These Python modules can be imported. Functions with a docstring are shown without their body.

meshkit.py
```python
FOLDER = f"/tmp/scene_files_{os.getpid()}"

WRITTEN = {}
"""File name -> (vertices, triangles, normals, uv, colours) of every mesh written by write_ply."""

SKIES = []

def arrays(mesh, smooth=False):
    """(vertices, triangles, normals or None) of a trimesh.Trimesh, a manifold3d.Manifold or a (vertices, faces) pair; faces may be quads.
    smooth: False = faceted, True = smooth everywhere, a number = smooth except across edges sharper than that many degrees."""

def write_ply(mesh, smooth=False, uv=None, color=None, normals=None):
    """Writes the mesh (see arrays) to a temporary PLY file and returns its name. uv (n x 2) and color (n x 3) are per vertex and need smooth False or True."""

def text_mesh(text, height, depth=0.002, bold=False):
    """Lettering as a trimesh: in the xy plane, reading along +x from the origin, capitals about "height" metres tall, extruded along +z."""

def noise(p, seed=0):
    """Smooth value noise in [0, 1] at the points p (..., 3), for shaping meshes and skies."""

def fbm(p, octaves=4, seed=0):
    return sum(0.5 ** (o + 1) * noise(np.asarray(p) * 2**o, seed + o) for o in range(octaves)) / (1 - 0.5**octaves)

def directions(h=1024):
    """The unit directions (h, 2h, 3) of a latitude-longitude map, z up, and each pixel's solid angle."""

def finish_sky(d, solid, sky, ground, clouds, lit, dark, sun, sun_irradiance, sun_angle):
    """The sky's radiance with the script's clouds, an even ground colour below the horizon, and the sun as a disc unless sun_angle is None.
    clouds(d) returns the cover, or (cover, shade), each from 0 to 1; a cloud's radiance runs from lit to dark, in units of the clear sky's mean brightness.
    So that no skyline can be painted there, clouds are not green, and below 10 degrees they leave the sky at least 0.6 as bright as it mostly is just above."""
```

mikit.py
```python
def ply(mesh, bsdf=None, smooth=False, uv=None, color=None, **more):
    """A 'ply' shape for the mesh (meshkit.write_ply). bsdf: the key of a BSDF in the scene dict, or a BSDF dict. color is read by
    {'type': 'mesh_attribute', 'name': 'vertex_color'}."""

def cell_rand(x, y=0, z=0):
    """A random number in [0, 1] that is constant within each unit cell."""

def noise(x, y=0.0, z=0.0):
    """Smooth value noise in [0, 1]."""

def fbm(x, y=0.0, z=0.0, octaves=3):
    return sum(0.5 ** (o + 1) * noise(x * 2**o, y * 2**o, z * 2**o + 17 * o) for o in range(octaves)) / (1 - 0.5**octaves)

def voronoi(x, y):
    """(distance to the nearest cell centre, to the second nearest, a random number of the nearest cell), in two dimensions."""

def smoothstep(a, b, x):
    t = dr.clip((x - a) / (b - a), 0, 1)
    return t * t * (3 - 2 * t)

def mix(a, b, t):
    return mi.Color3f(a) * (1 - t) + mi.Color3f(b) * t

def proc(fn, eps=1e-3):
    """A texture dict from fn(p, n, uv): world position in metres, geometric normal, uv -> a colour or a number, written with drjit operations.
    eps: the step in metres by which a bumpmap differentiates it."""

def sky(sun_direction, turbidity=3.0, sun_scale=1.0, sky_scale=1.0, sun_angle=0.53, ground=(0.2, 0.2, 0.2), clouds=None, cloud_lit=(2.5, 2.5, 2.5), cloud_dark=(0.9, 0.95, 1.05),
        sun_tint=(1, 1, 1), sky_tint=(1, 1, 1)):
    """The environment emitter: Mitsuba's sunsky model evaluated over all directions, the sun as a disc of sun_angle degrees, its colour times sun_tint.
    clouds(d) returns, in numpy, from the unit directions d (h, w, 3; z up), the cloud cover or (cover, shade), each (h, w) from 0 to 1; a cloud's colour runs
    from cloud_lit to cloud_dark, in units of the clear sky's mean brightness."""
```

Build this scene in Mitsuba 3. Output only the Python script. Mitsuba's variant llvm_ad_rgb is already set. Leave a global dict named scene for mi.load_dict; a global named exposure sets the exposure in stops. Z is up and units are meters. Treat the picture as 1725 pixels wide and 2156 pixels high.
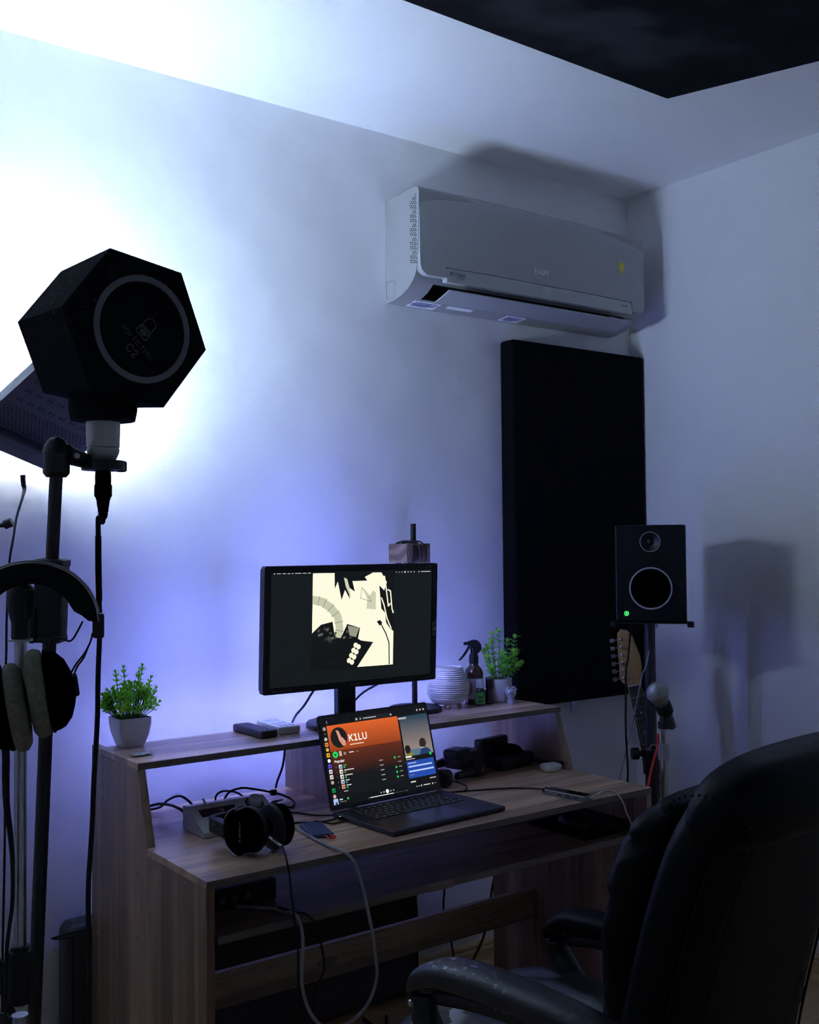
import math, random
import numpy as np
import trimesh
import manifold3d as m3
import drjit as dr
import mitsuba as mi
import mikit, meshkit
from mikit import proc, noise, fbm, smoothstep, mix
from shapely.geometry import Polygon, Point, LineString, box as sbox
from shapely import affinity, ops

random.seed(7)
rng = np.random.default_rng(7)
T = mi.ScalarTransform4f
scene, labels = {}, {}

# ------------------------------------------------------------------ camera, lights, exposure
CAM_POS = (-2.9836, -2.6650, 1.3325)
scene['camera'] = {
    'type': 'perspective', 'fov_axis': 'x', 'fov': 42.1054, 'near_clip': 0.05, 'far_clip': 50.0,
    'to_world': T([[-0.80496, -0.01112, 0.59322, CAM_POS[0]],
                   [0.59326, -0.03052, 0.80443, CAM_POS[1]],
                   [0.00916, 0.99947, 0.03116, CAM_POS[2]],
                   [0, 0, 0, 1]])}
exposure = 0.0
LED_PANEL_RADIANCE = (56.0, 74.0, 104.0)      # cold white video light at the left
LED_STRIP_RADIANCE = (13.5, 16.5, 70.0)       # violet strip on the back of the monitor
DESK_STRIP_RADIANCE = (17.0, 20.0, 76.0)       # the same violet, along the rear of the raised shelf
SCREEN_GAIN = 1.0

# ------------------------------------------------------------------ helpers
def nrm(v):
    v = np.asarray(v, float)
    return v / np.linalg.norm(v)

def frame(o, x, y, z):
    m = np.eye(4); m[:3, 0], m[:3, 1], m[:3, 2], m[:3, 3] = x, y, z, o
    return m

def frame_z(o, z, up=(0, 0, 1)):
    """origin o, local z along z, local y as near to up as can be"""
    z = nrm(z); x = np.cross(up, z)
    if np.linalg.norm(x) < 1e-6: x = np.array([1.0, 0, 0])
    x = nrm(x)
    return frame(o, x, np.cross(z, x), z)

def rotz(deg, o=(0, 0, 0)):
    a = math.radians(deg); c, s = math.cos(a), math.sin(a)
    return frame(o, (c, s, 0), (-s, c, 0), (0, 0, 1))

def move(mesh, m):
    mesh = mesh.copy(); mesh.apply_transform(np.asarray(m, float)); return mesh

def shift(mesh, x, y, z):
    mesh = mesh.copy(); mesh.apply_translation((x, y, z)); return mesh

def cat(*ms):
    ms = [m for k in ms for m in (k if isinstance(k, (list, tuple)) else [k])]
    return trimesh.util.concatenate(ms)

def box(x0, x1, y0, y1, z0, z1, c=0.0):
    """box with chamfered edges"""
    if c <= 0:
        m = trimesh.creation.box((x1 - x0, y1 - y0, z1 - z0)); m.apply_translation(((x0 + x1) / 2, (y0 + y1) / 2, (z0 + z1) / 2)); return m
    pts = []
    for i, xs in enumerate((x0, x1)):
        for j, ys in enumerate((y0, y1)):
            for k, zs in enumerate((z0, z1)):
                dx, dy, dz = (1 - 2 * i) * c, (1 - 2 * j) * c, (1 - 2 * k) * c
                pts += [(xs + dx, ys + dy, zs), (xs + dx, ys, zs + dz), (xs, ys + dy, zs + dz)]
    return trimesh.convex.convex_hull(np.array(pts))

def rbox(x0, x1, y0, y1, z0, z1, r, sub=2):
    """box with rounded edges"""
    s = trimesh.creation.icosphere(subdivisions=sub, radius=r).vertices
    pts = [s + (a, b, c) for a in (x0 + r, x1 - r) for b in (y0 + r, y1 - r) for c in (z0 + r, z1 - r)]
    return trimesh.convex.convex_hull(np.vstack(pts))

def cyl(p0, p1, r0, r1=None, n=24):
    r1 = r0 if r1 is None else r1
    p0, p1 = np.asarray(p0, float), np.asarray(p1, float)
    h = np.linalg.norm(p1 - p0)
    m = lathe([(0, 0), (r0, 0), (r1, h), (0, h)], n)
    return move(m, frame_z(p0, p1 - p0, (0, 0, 1) if abs(nrm(p1 - p0)[2]) < 0.95 else (0, 1, 0)))

def lathe(profile, n=32):
    """closed solid of revolution around z from (radius, height) pairs"""
    p = np.asarray(profile, float); a = np.arange(n) * 2 * np.pi / n
    v = np.stack([p[:, None, 0] * np.cos(a), p[:, None, 0] * np.sin(a), np.repeat(p[:, 1:2], n, 1)], -1).reshape(-1, 3)
    f = []
    for i in range(len(p) - 1):
        for j in range(n):
            k = (j + 1) % n
            f += [(i * n + j, i * n + k, (i + 1) * n + k), (i * n + j, (i + 1) * n + k, (i + 1) * n + j)]
    m = trimesh.Trimesh(v, f, process=False)
    m.merge_vertices(); m.update_faces(m.nondegenerate_faces()); m.remove_unreferenced_vertices()
    return m

def spline(pts, per=8):
    p = np.asarray(pts, float)
    if len(p) < 3: return p
    q = np.vstack([2 * p[0] - p[1], p, 2 * p[-1] - p[-2]]); out = []
    for i in range(1, len(q) - 2):
        t = np.linspace(0, 1, per, endpoint=False)[:, None]
        a, b, c, d = q[i - 1], q[i], q[i + 1], q[i + 2]
        out.append(0.5 * (2 * b + (c - a) * t + (2 * a - 5 * b + 4 * c - d) * t ** 2 + (3 * b - a - 3 * c + d) * t ** 3))
    return np.vstack(out + [p[-1:]])

def tube(pts, r, n=10, per=8, closed=False):
    """round tube along a smooth path; r a number or one per point"""
    p = spline(pts, per)
    rr = np.broadcast_to(np.asarray(r, float), (len(p),)) if np.ndim(r) == 0 else np.interp(np.linspace(0, 1, len(p)), np.linspace(0, 1, len(r)), r)
    t = np.gradient(p, axis=0); t /= np.linalg.norm(t, axis=1, keepdims=True) + 1e-12
    u = np.cross(t[0], (0, 0, 1.0) if abs(t[0][2]) < 0.9 else (1.0, 0, 0)); u /= np.linalg.norm(u)
    a = np.arange(n) * 2 * np.pi / n; v = []
    for i in range(len(p)):
        u = u - t[i] * (u @ t[i]); u /= np.linalg.norm(u); w = np.cross(t[i], u)
        v.append(p[i] + rr[i] * (np.cos(a)[:, None] * u + np.sin(a)[:, None] * w))
    return loft(v)

def loft(rings, cap=True):
    """closed skin through rings of equally many points"""
    k, n = len(rings), len(rings[0]); v = np.vstack(rings); f = []
    for i in range(k - 1):
        for j in range(n):
            q = (j + 1) % n
            f += [(i * n + j, i * n + q, (i + 1) * n + q), (i * n + j, (i + 1) * n + q, (i + 1) * n + j)]
    if cap:
        v = np.vstack([v, rings[0].mean(0) if isinstance(rings[0], np.ndarray) else np.mean(rings[0], 0), np.mean(rings[-1], 0)])
        for j in range(n):
            q = (j + 1) % n
            f += [(k * n, q, j), (k * n + 1, (k - 1) * n + j, (k - 1) * n + q)]
    m = trimesh.Trimesh(v, f, process=False)
    if m.volume < 0: m.invert()
    return m

def prism(poly, h, m=None):
    """extruded shapely polygon (or point list) along local z"""
    poly = poly if hasattr(poly, 'geom_type') else Polygon(poly)
    parts = [trimesh.creation.extrude_polygon(g, h, engine='earcut') for g in getattr(poly, 'geoms', [poly])]
    out = cat(parts)
    return out if m is None else move(out, m)

def rrect(x0, x1, y0, y1, r, q=6):
    return sbox(x0 + r, y0 + r, x1 - r, y1 - r).buffer(r, quad_segs=q)

def mani(mesh):
    mesh = mesh.copy(); mesh.merge_vertices()
    return m3.Manifold(m3.Mesh(np.asarray(mesh.vertices, np.float32), np.asarray(mesh.faces, np.uint32)))

def unmani(m):
    q = m.to_mesh(); return trimesh.Trimesh(q.vert_properties[:, :3], q.tri_verts, process=False)

def cut(mesh, *tools):
    a = mani(mesh)
    for t in tools: a = a - mani(t)
    return unmani(a)

def text(s, h, m, depth=0.0006, bold=False, centre=True):
    t = meshkit.text_mesh(s, h, depth, bold)
    if centre: t.apply_translation((-(t.bounds[0, 0] + t.bounds[1, 0]) / 2, -h / 2, 0))
    return move(t, m)

def add(key, mesh, bsdf, smooth=32, label=None, cat=None, group=None, kind=None, **more):
    assert key not in scene, key
    scene[key] = mikit.ply(mesh, bsdf, smooth=smooth, **more)
    tag(key, label, cat, group, kind)
    return scene[key]

def again(key, d, m, label=None, cat=None, group=None):
    """another entry with the mesh and the material of d"""
    scene[key] = {**d, 'to_world': T(np.asarray(m, float).tolist())}
    tag(key, label, cat, group)

def tag(key, label=None, cat=None, group=None, kind=None):
    d = {k: v for k, v in (('label', label), ('category', cat), ('group', group), ('kind', kind)) if v}
    if d: labels[key] = d

def num(k, i): return k if i == 0 else f'{k}_{i:03d}'

# ------------------------------------------------------------------ materials
def mat(key, d, two=False):
    scene[key] = {'type': 'twosided', 'bsdf': d} if two else d
    return key

def rgb(c): return {'type': 'rgb', 'value': list(map(float, c if np.ndim(c) else (c, c, c)))}

def pr(key, c, rough=0.5, metal=0.0, spec=0.5, two=False, **more):
    return mat(key, {'type': 'principled', 'base_color': c if isinstance(c, dict) else rgb(c), 'roughness': rough, 'metallic': metal, 'specular': spec, **more}, two)

def bump(key, inner, fn, scale, eps=1e-3):
    return mat(key, {'type': 'bumpmap', 'arbitrary': proc(fn, eps), 'bsdf': inner, 'scale': scale})

def wall_col(p, n, uv):
    return mix((0.87, 0.87, 0.86), (0.83, 0.83, 0.825), fbm(p.x * 2.3, p.y * 2.3, p.z * 2.3, 4))

def wall_bump(p, n, uv):
    fine = fbm(p.x * 160, p.y * 160, p.z * 160, 2)
    wide = fbm(p.x * 7, p.y * 7, p.z * 7, 2)
    return fine * 0.35 + wide * 4.0

mat('m_wall', {'type': 'bumpmap', 'arbitrary': proc(wall_bump, 2e-3), 'scale': 0.0012,
               'bsdf': {'type': 'principled', 'base_color': proc(wall_col), 'roughness': 0.55, 'specular': 0.35}})
mat('m_ceiling', {'type': 'bumpmap', 'arbitrary': proc(wall_bump, 2e-3), 'scale': 0.0006,
                  'bsdf': {'type': 'principled', 'base_color': proc(wall_col), 'roughness': 0.6, 'specular': 0.3}})

def wood_fn(ax, lo, hi):
    """streaky grey brown laminate; ax = index of the grain direction"""
    def fn(p, n, uv):
        q = [p.x, p.y, p.z]
        g = q[ax]; o = [q[i] for i in range(3) if i != ax]
        a, b = o[0] * 1.0, o[1] * 1.0
        warp = fbm(g * 1.3, a * 5, b * 5, 2) * 0.05
        s1 = fbm((a + warp) * 17, (b + warp) * 17, g * 0.6, 3)
        s2 = fbm((a + warp) * 120, (b + warp) * 120, g * 2.2, 2)
        s3 = fbm(a * 420, b * 420, g * 9, 2)
        t = dr.clip((s1 - 0.28) * 1.9, 0, 1) * 0.72 + s2 * 0.2 + s3 * 0.08
        pore = smoothstep(0.60, 0.72, fbm((a + warp) * 300, (b + warp) * 300, g * 5, 2))
        c = mix(lo, hi, smoothstep(0.22, 0.78, t))
        return c * (1 - 0.35 * pore)
    return fn
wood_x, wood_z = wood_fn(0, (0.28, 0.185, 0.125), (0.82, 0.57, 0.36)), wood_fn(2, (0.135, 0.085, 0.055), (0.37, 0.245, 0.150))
for k, f in (('m_wood_x', wood_x), ('m_wood_z', wood_z)):
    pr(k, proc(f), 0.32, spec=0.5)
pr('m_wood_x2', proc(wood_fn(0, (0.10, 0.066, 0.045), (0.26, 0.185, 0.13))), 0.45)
pr('m_wood_edge', proc(lambda p, n, uv: mix((0.075, 0.060, 0.050), (0.115, 0.092, 0.076), fbm(p.x * 9, p.y * 9, p.z * 90, 2))), 0.5)
pr('m_plastic_black', 0.005, 0.42, spec=0.3)
pr('m_matte_black', 0.004, 0.8, spec=0.12)
pr('m_gloss_black', 0.004, 0.16)
pr('m_rubber', 0.006, 0.6, spec=0.2)
pr('m_cable_grey', (0.26, 0.28, 0.29), 0.55)
pr('m_cable_white', 0.62, 0.5)
pr('m_chrome', (0.50, 0.51, 0.53), 0.10, metal=1.0)
pr('m_steel', (0.45, 0.46, 0.48), 0.32, metal=1.0)
pr('m_aluminium', (0.33, 0.35, 0.37), 0.42, metal=0.85)
pr('m_white_plastic', (0.74, 0.75, 0.74), 0.32)
pr('m_ac', (0.38, 0.385, 0.38), 0.34)
pr('m_ac_side', (0.30, 0.30, 0.295), 0.42)
pr('m_ac_strip', (0.46, 0.475, 0.46), 0.28)
pr('m_dark_slot', 0.010, 0.8, spec=0.1)
pr('m_hole', 0.02, 0.9, spec=0.05)
pr('m_paper', (0.80, 0.81, 0.82), 0.6)
pr('m_print_grey', (0.16, 0.17, 0.18), 0.6)
pr('m_print_silver', (0.82, 0.83, 0.84), 0.35, metal=0.4)

# ------------------------------------------------------------------ room
ZC = 2.6077
XL, YF = -3.4, -3.25
t_ = 0.12
add('wall_back', box(XL - t_, t_, 0, t_, 0, ZC), 'm_wall', False, label='white painted back wall behind the desk', kind='structure')
add('wall_right', box(0, t_, YF, 0, 0, ZC), 'm_wall', False, label='white painted wall on the right side', kind='structure')
add('wall_left', box(XL - t_, XL, YF, 0, 0, ZC), 'm_wall', False, label='white painted wall on the left', kind='structure')
add('wall_front', box(XL - t_, t_, YF - t_, YF, 0, ZC), 'm_wall', False, label='white painted wall behind the camera', kind='structure')
add('ceiling', box(XL - t_, t_, YF - t_, t_, ZC, ZC + t_), 'm_ceiling', False, label='white painted ceiling', kind='structure')

def floor_col(p, n, uv):
    r = mikit.cell_rand(dr.floor(p.y / 0.095), dr.floor(p.x / 0.9 + mikit.cell_rand(dr.floor(p.y / 0.095)) * 5))
    g = fbm(p.y * 70, p.x * 3.0, r * 9, 3)
    return mix((0.34, 0.215, 0.095), (0.56, 0.39, 0.19), g * 0.7 + r * 0.3)
pr('m_floor', proc(floor_col), 0.35)
pr('m_floor_gap', (0.06, 0.04, 0.02), 0.8)
add('floor', box(XL - t_, t_, YF - t_, t_, -0.12, -0.012), 'm_floor_gap', False, label='yellowish wood floor of narrow boards', kind='structure')
PW, PL = 0.095, 0.9                              # the boards that can be seen under the desk and near it
pl = mikit.ply(box(0.0006, PL - 0.0006, 0.0006, PW - 0.0006, -0.012, 0, 0.001), 'm_floor', smooth=False)
i = 0
for r in range(int(-YF / PW) + 1):
    off = (r * 0.37) % PL
    x = XL + off - PL
    while x < 0:
        y = -(r + 1) * PW
        if x + PL <= -0.001 and x >= XL and y >= YF:
            again(f'floor__{num("board", i)}', pl, frame((x, y, 0), (1, 0, 0), (0, 1, 0), (0, 0, 1))); i += 1
        else:
            a, b = max(x, XL), min(x + PL, 0)
            if b - a > 0.02 and y >= YF:
                add(f'floor__{num("board", i)}', box(a + .0006, b - .0006, y + .0006, y + PW - .0006, -0.012, 0, 0.001), 'm_floor', False); i += 1
        x += PL

pr('m_baseboard', proc(lambda p, n, uv: mix((0.40, 0.27, 0.13), (0.58, 0.42, 0.22), fbm(p.x * 3, p.y * 3, p.z * 120, 3))), 0.4)
prof = [(0, 0), (-0.016, 0), (-0.016, 0.034), (-0.011, 0.040), (-0.012, 0.050), (-0.006, 0.058), (0, 0.060)]
bb = prism(prof, -XL)                            # profile (y, z), extruded along x
add('baseboard_back', move(bb, frame((XL, 0, 0), (0, 1, 0), (0, 0, 1), (1, 0, 0))), 'm_baseboard', 25, label='yellow wood baseboard along the back wall', kind='structure')
add('baseboard_right', move(prism([(a, b) for a, b in prof], -YF - 0.016), frame((0, YF, 0), (1, 0, 0), (0, 0, 1), (0, 1, 0))), 'm_baseboard', 25, label='yellow wood baseboard along the right wall', kind='structure')

# ------------------------------------------------------------------ black acoustic panels
def felt(p, n, uv):
    return mix((0.0025, 0.0025, 0.003), (0.006, 0.006, 0.007), fbm(p.x * 60, p.y * 60, p.z * 60, 3))
pr('m_felt', proc(felt), 0.95, spec=0.05)
def felt_worn(p, n, uv):
    a = fbm(p.x * 5, p.y * 5, p.z * 5, 4)
    return mix((0.004, 0.004, 0.005), (0.018, 0.019, 0.022), smoothstep(0.45, 0.75, a))
pr('m_felt_worn', proc(felt_worn), 0.95, spec=0.06)
# ceiling cloud: its right side hangs lower towards the room
a = np.array([-0.70, -0.775, 2.545]); ux = np.array([-1.0, -0.008, 0.0]); uy = nrm([0, -0.464, -0.069]); uz = nrm(np.cross(ux, uy)); 
if uz[2] < 0: uz = -uz
cl = rbox(0, 2.2, 0, 1.5, 0, 0.045, 0.006, 1)
add('ceiling_panel__board', move(cl, frame(a, ux, uy, uz)) , 'm_felt_worn', 30)
for i, (u, v) in enumerate(((0.3, 0.3), (1.9, 0.3), (0.3, 1.2), (1.9, 1.2))):
    q = a + ux * u + uy * v + uz * 0.045
    add(f'ceiling_panel__{num("hanger", i)}', cyl(q, (q[0], q[1], ZC), 0.003, n=8), 'm_steel')
tag('ceiling_panel', 'large black fabric acoustic panel hanging under the ceiling', 'acoustic panel')
# tall panel in the corner
add('corner_panel__board', rbox(-0.643, -0.004, -0.070, -0.004, 0.796, 2.008, 0.010, 2), 'm_felt', 30)
br = cut(prism(rrect(-0.011, 0.011, 0, 0.062, 0.003), 0.0025), move(cyl((0, 0, -0.01), (0, 0, 0.01), 0.0038, n=16), frame((0, 0.014, 0), (1, 0, 0), (0, 1, 0), (0, 0, 1))))
br = move(br, frame((-0.318, -0.0006, 0.744), (1, 0, 0), (0, 0, 1), (0, -1, 0)))
add('corner_panel__bracket', br, 'm_steel', False, label='small steel hanging bracket below the panel')
tag('corner_panel', 'tall black acoustic panel standing out from the wall below the air conditioner', 'acoustic panel')

# ------------------------------------------------------------------ air conditioner
AX0, AX1 = -1.100, -0.112
prof = [(-0.001, 2.395), (-0.083, 2.398), (-0.140, 2.402), (-0.165, 2.398), (-0.172, 2.385), (-0.170, 2.33), (-0.166, 2.246), (-0.162, 2.19), (-0.158, 2.158), (-0.150, 2.138),
        (-0.139, 2.122), (-0.110, 2.101), (-0.079, 2.089), (-0.041, 2.081), (-0.001, 2.077)]
body = prism(Polygon(prof), AX1 - AX0)
body = move(body, frame((AX0, 0, 0), (0, 1, 0), (0, 0, 1), (1, 0, 0)))
slot = prism(Polygon([(-0.30, 2.121), (-0.135, 2.121), (-0.075, 2.150), (-0.06, 2.13), (-0.072, 2.0869), (-0.074, 2.05), (-0.30, 2.05)]), 0.845)
body = cut(body, move(slot, frame((-1.022, 0, 0), (0, 1, 0), (0, 0, 1), (1, 0, 0))))
add('air_conditioner__body', body, 'm_ac_side', 40)
# inside of the outlet
inn = box(-1.0215, -0.1775, -0.1285, -0.0595, 2.1265, 2.1505)
add('air_conditioner__outlet', move(prism(Polygon([(-0.134, 2.1205), (-0.0752, 2.1492), (-0.0608, 2.13), (-0.0725, 2.0885), (-0.0745, 2.0885), (-0.064, 2.13), (-0.0755, 2.146), (-0.134, 2.1175)]), 0.8445), frame((-1.0218, 0, 0), (0, 1, 0), (0, 0, 1), (1, 0, 0))), 'm_dark_slot', False, label='dark air outlet')
# front cover, bowed, with rounded corners
def bowed(poly2, thick, y0):
    """plate on the front: (x, z) polygon, bulging with x and z"""
    m = prism(poly2, thick)
    m = m.subdivide_to_size(0.03)
    v = m.vertices.copy()
    s = (v[:, 0] - AX0) / (AX1 - AX0)
    bulge = 0.014 * (1 - np.abs(2 * s - 1) ** 2.6)
    top = np.clip((v[:, 1] - 2.33) / 0.07, 0, 1) ** 2 * 0.018
    low = np.clip((2.20 - v[:, 1]) / 0.09, 0, 1) * 0.006
    m.vertices = np.stack([v[:, 0], y0 - v[:, 2] - bulge + top - low + 0.008, v[:, 1]], 1)
    if m.volume < 0: m.invert()
    return m
cover = rrect(AX0 + 0.002, AX1 - 0.002, 2.134, 2.380, 0.030).union(rrect(AX0 + 0.002, AX1 - 0.002, 2.250, 2.402, 0.007)).difference(sbox(-1.006, 2.0, -0.185, 2.166))
add('air_conditioner__front_cover', bowed(cover, 0.022, -0.158), 'm_ac', 35)
strip = rrect(-1.0045, -0.1865, 2.122, 2.1645, 0.006)
add('air_conditioner__trim_strip', bowed(strip, 0.022, -0.157), 'm_ac_strip', 35, label='lighter trim strip above the air outlet')
# flap
fl = prism(Polygon([(-0.186, 2.0945), (-0.188, 2.091), (-0.150, 2.0765), (-0.118, 2.0675), (-0.112, 2.0695), (-0.150, 2.0815)]), 0.80)
add('air_conditioner__flap', move(fl, frame((-1.000, 0, 0.004), (0, 1, 0), (0, 0, 1), (1, 0, 0))), 'm_ac', 30, label='open air flap')
# vent holes in the left end
holes = []
for r in range(4):
    for k in range(7 - r):
        for b in range(5):
            z = 2.172 + b * 0.041 + (k * 0.0065) + r * 0.0018
            y = -0.157 + r * 0.0085 + (k % 2) * 0.0035
            if z < 2.385: holes.append(box(AX0 - 0.0006, AX0 + 0.0004, y - 0.0016, y + 0.0016, z - 0.0021, z + 0.0021))
add('air_conditioner__vent_holes', cat(holes), 'm_hole', False, label='perforated vent in the left end', kind='stuff')
door = prism(rrect(0, 0.045, 0, 0.055, 0.010).difference(rrect(0.0012, 0.0438, 0.0012, 0.0538, 0.009)), 0.0008, frame((AX0 - 0.0006, -0.048, 2.088), (0, 1, 0), (0, 0, 1), (1, 0, 0)))
add('air_conditioner__side_hatch', door, 'm_print_grey', False)
def on_front(x, z, tilt=0):                      # frame on the bowed cover
    s = (x - AX0) / (AX1 - AX0)
    y = -0.158 - 0.022 - 0.014 * (1 - abs(2 * s - 1) ** 2.6) - min(max((2.20 - z) / 0.09, 0), 1) * 0.006 + 0.008
    sl = 0.014 * 2.6 * abs(2 * s - 1) ** 1.6 * 2 / (AX1 - AX0) * (1 if s > 0.5 else -1)
    xx = nrm((1, sl, 0))
    return frame((x, y - 0.0009, z), xx, (0, 0, 1), np.cross(xx, (0, 0, 1)))
add('air_conditioner__brand_lettering', text('EAIRY', 0.016, on_front(-0.616, 2.206), 0.001), 'm_print_silver', False, label='silver brand lettering on the cover')
add('air_conditioner__strip_lettering', cat(text('Xpert', 0.011, on_front(-0.955, 2.149), 0.0006, True), text('cool & quiet', 0.004, on_front(-0.957, 2.1375), 0.0006)), 'm_print_grey', False, label='printed lettering at the left end of the trim strip')
add('air_conditioner__strip_emblem', prism(Point(0, 0).buffer(0.0065).difference(Polygon([(-.004, -.006), (.001, .001), (.006, .004), (.0, -.001)])), 0.0006, on_front(-0.987, 2.149)), 'm_print_grey', False, label='small round leaf emblem')
add('air_conditioner__strip_lettering_001', text('Inverter', 0.006, on_front(-0.225, 2.148), 0.0006), 'm_print_grey', False, label='printed lettering at the right end of the trim strip')
add('air_conditioner__display', prism(rrect(-0.02, 0.02, -0.012, 0.012, 0.002), 0.0005, on_front(-0.601, 2.147)), mat('m_ac_display', {'type': 'principled', 'base_color': rgb((.52, .53, .54)), 'roughness': .25}), False)
pr('m_yellow', (0.72, 0.62, 0.06), 0.5)
yl = cat(prism(Point(0, 0).buffer(0.014), 0.0006), prism(Point(-0.005, 0.012).buffer(0.006), 0.0006), prism(Point(0.009, 0.010).buffer(0.005), 0.0006), prism(sbox(-.006, -.020, .010, -.012), 0.0006))
add('air_conditioner__yellow_sticker', move(yl, on_front(-0.236, 2.281)), 'm_yellow', False, label='small yellow sticker at the right end')
for i, (x0, x1, y0, y1) in enumerate(((-1.035, -0.93, -0.062, -0.012), (-0.90, -0.80, -0.060, -0.042), (-0.655, -0.57, -0.060, -0.012))):
    # on the sloping underside
    z = lambda y: np.interp(-y, [0.001, 0.041, 0.079], [2.077, 2.081, 2.089])
    st = trimesh.Trimesh([(x0, y0, z(y0) - 0.0012), (x1, y0, z(y0) - 0.0012), (x1, y1, z(y1) - 0.0012), (x0, y1, z(y1) - 0.0012), (x0, y0, z(y0) - .0002), (x1, y0, z(y0) - .0002), (x1, y1, z(y1) - .0002), (x0, y1, z(y1) - .0002)],
                         [(0, 2, 1), (0, 3, 2), (4, 5, 6), (4, 6, 7), (0, 1, 5), (0, 5, 4), (1, 2, 6), (1, 6, 5), (2, 3, 7), (2, 7, 6), (3, 0, 4), (3, 4, 7)])
    add(f'air_conditioner__{num("label_sticker", i)}', st, 'm_paper', False, label='pale printed sticker on the underside')
    if i != 1:
        ln = [box(x0 + .008, x1 - .012 - .02 * (k % 2), y0 + .008 + k * .009, y0 + .012 + k * .009, z(y0 + .01 + k * .009) - .0018, z(y0 + .01 + k * .009) - .0008) for k in range(4)]
        add(f'air_conditioner__{num("label_sticker", i)}__print', cat(ln), mat('m_blue_print', {'type': 'principled', 'base_color': rgb((.10, .13, .32)), 'roughness': .6}) if 'm_blue_print' not in scene else 'm_blue_print', False)
tag('air_conditioner', 'white split air conditioner mounted high on the back wall', 'air conditioner')

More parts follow.
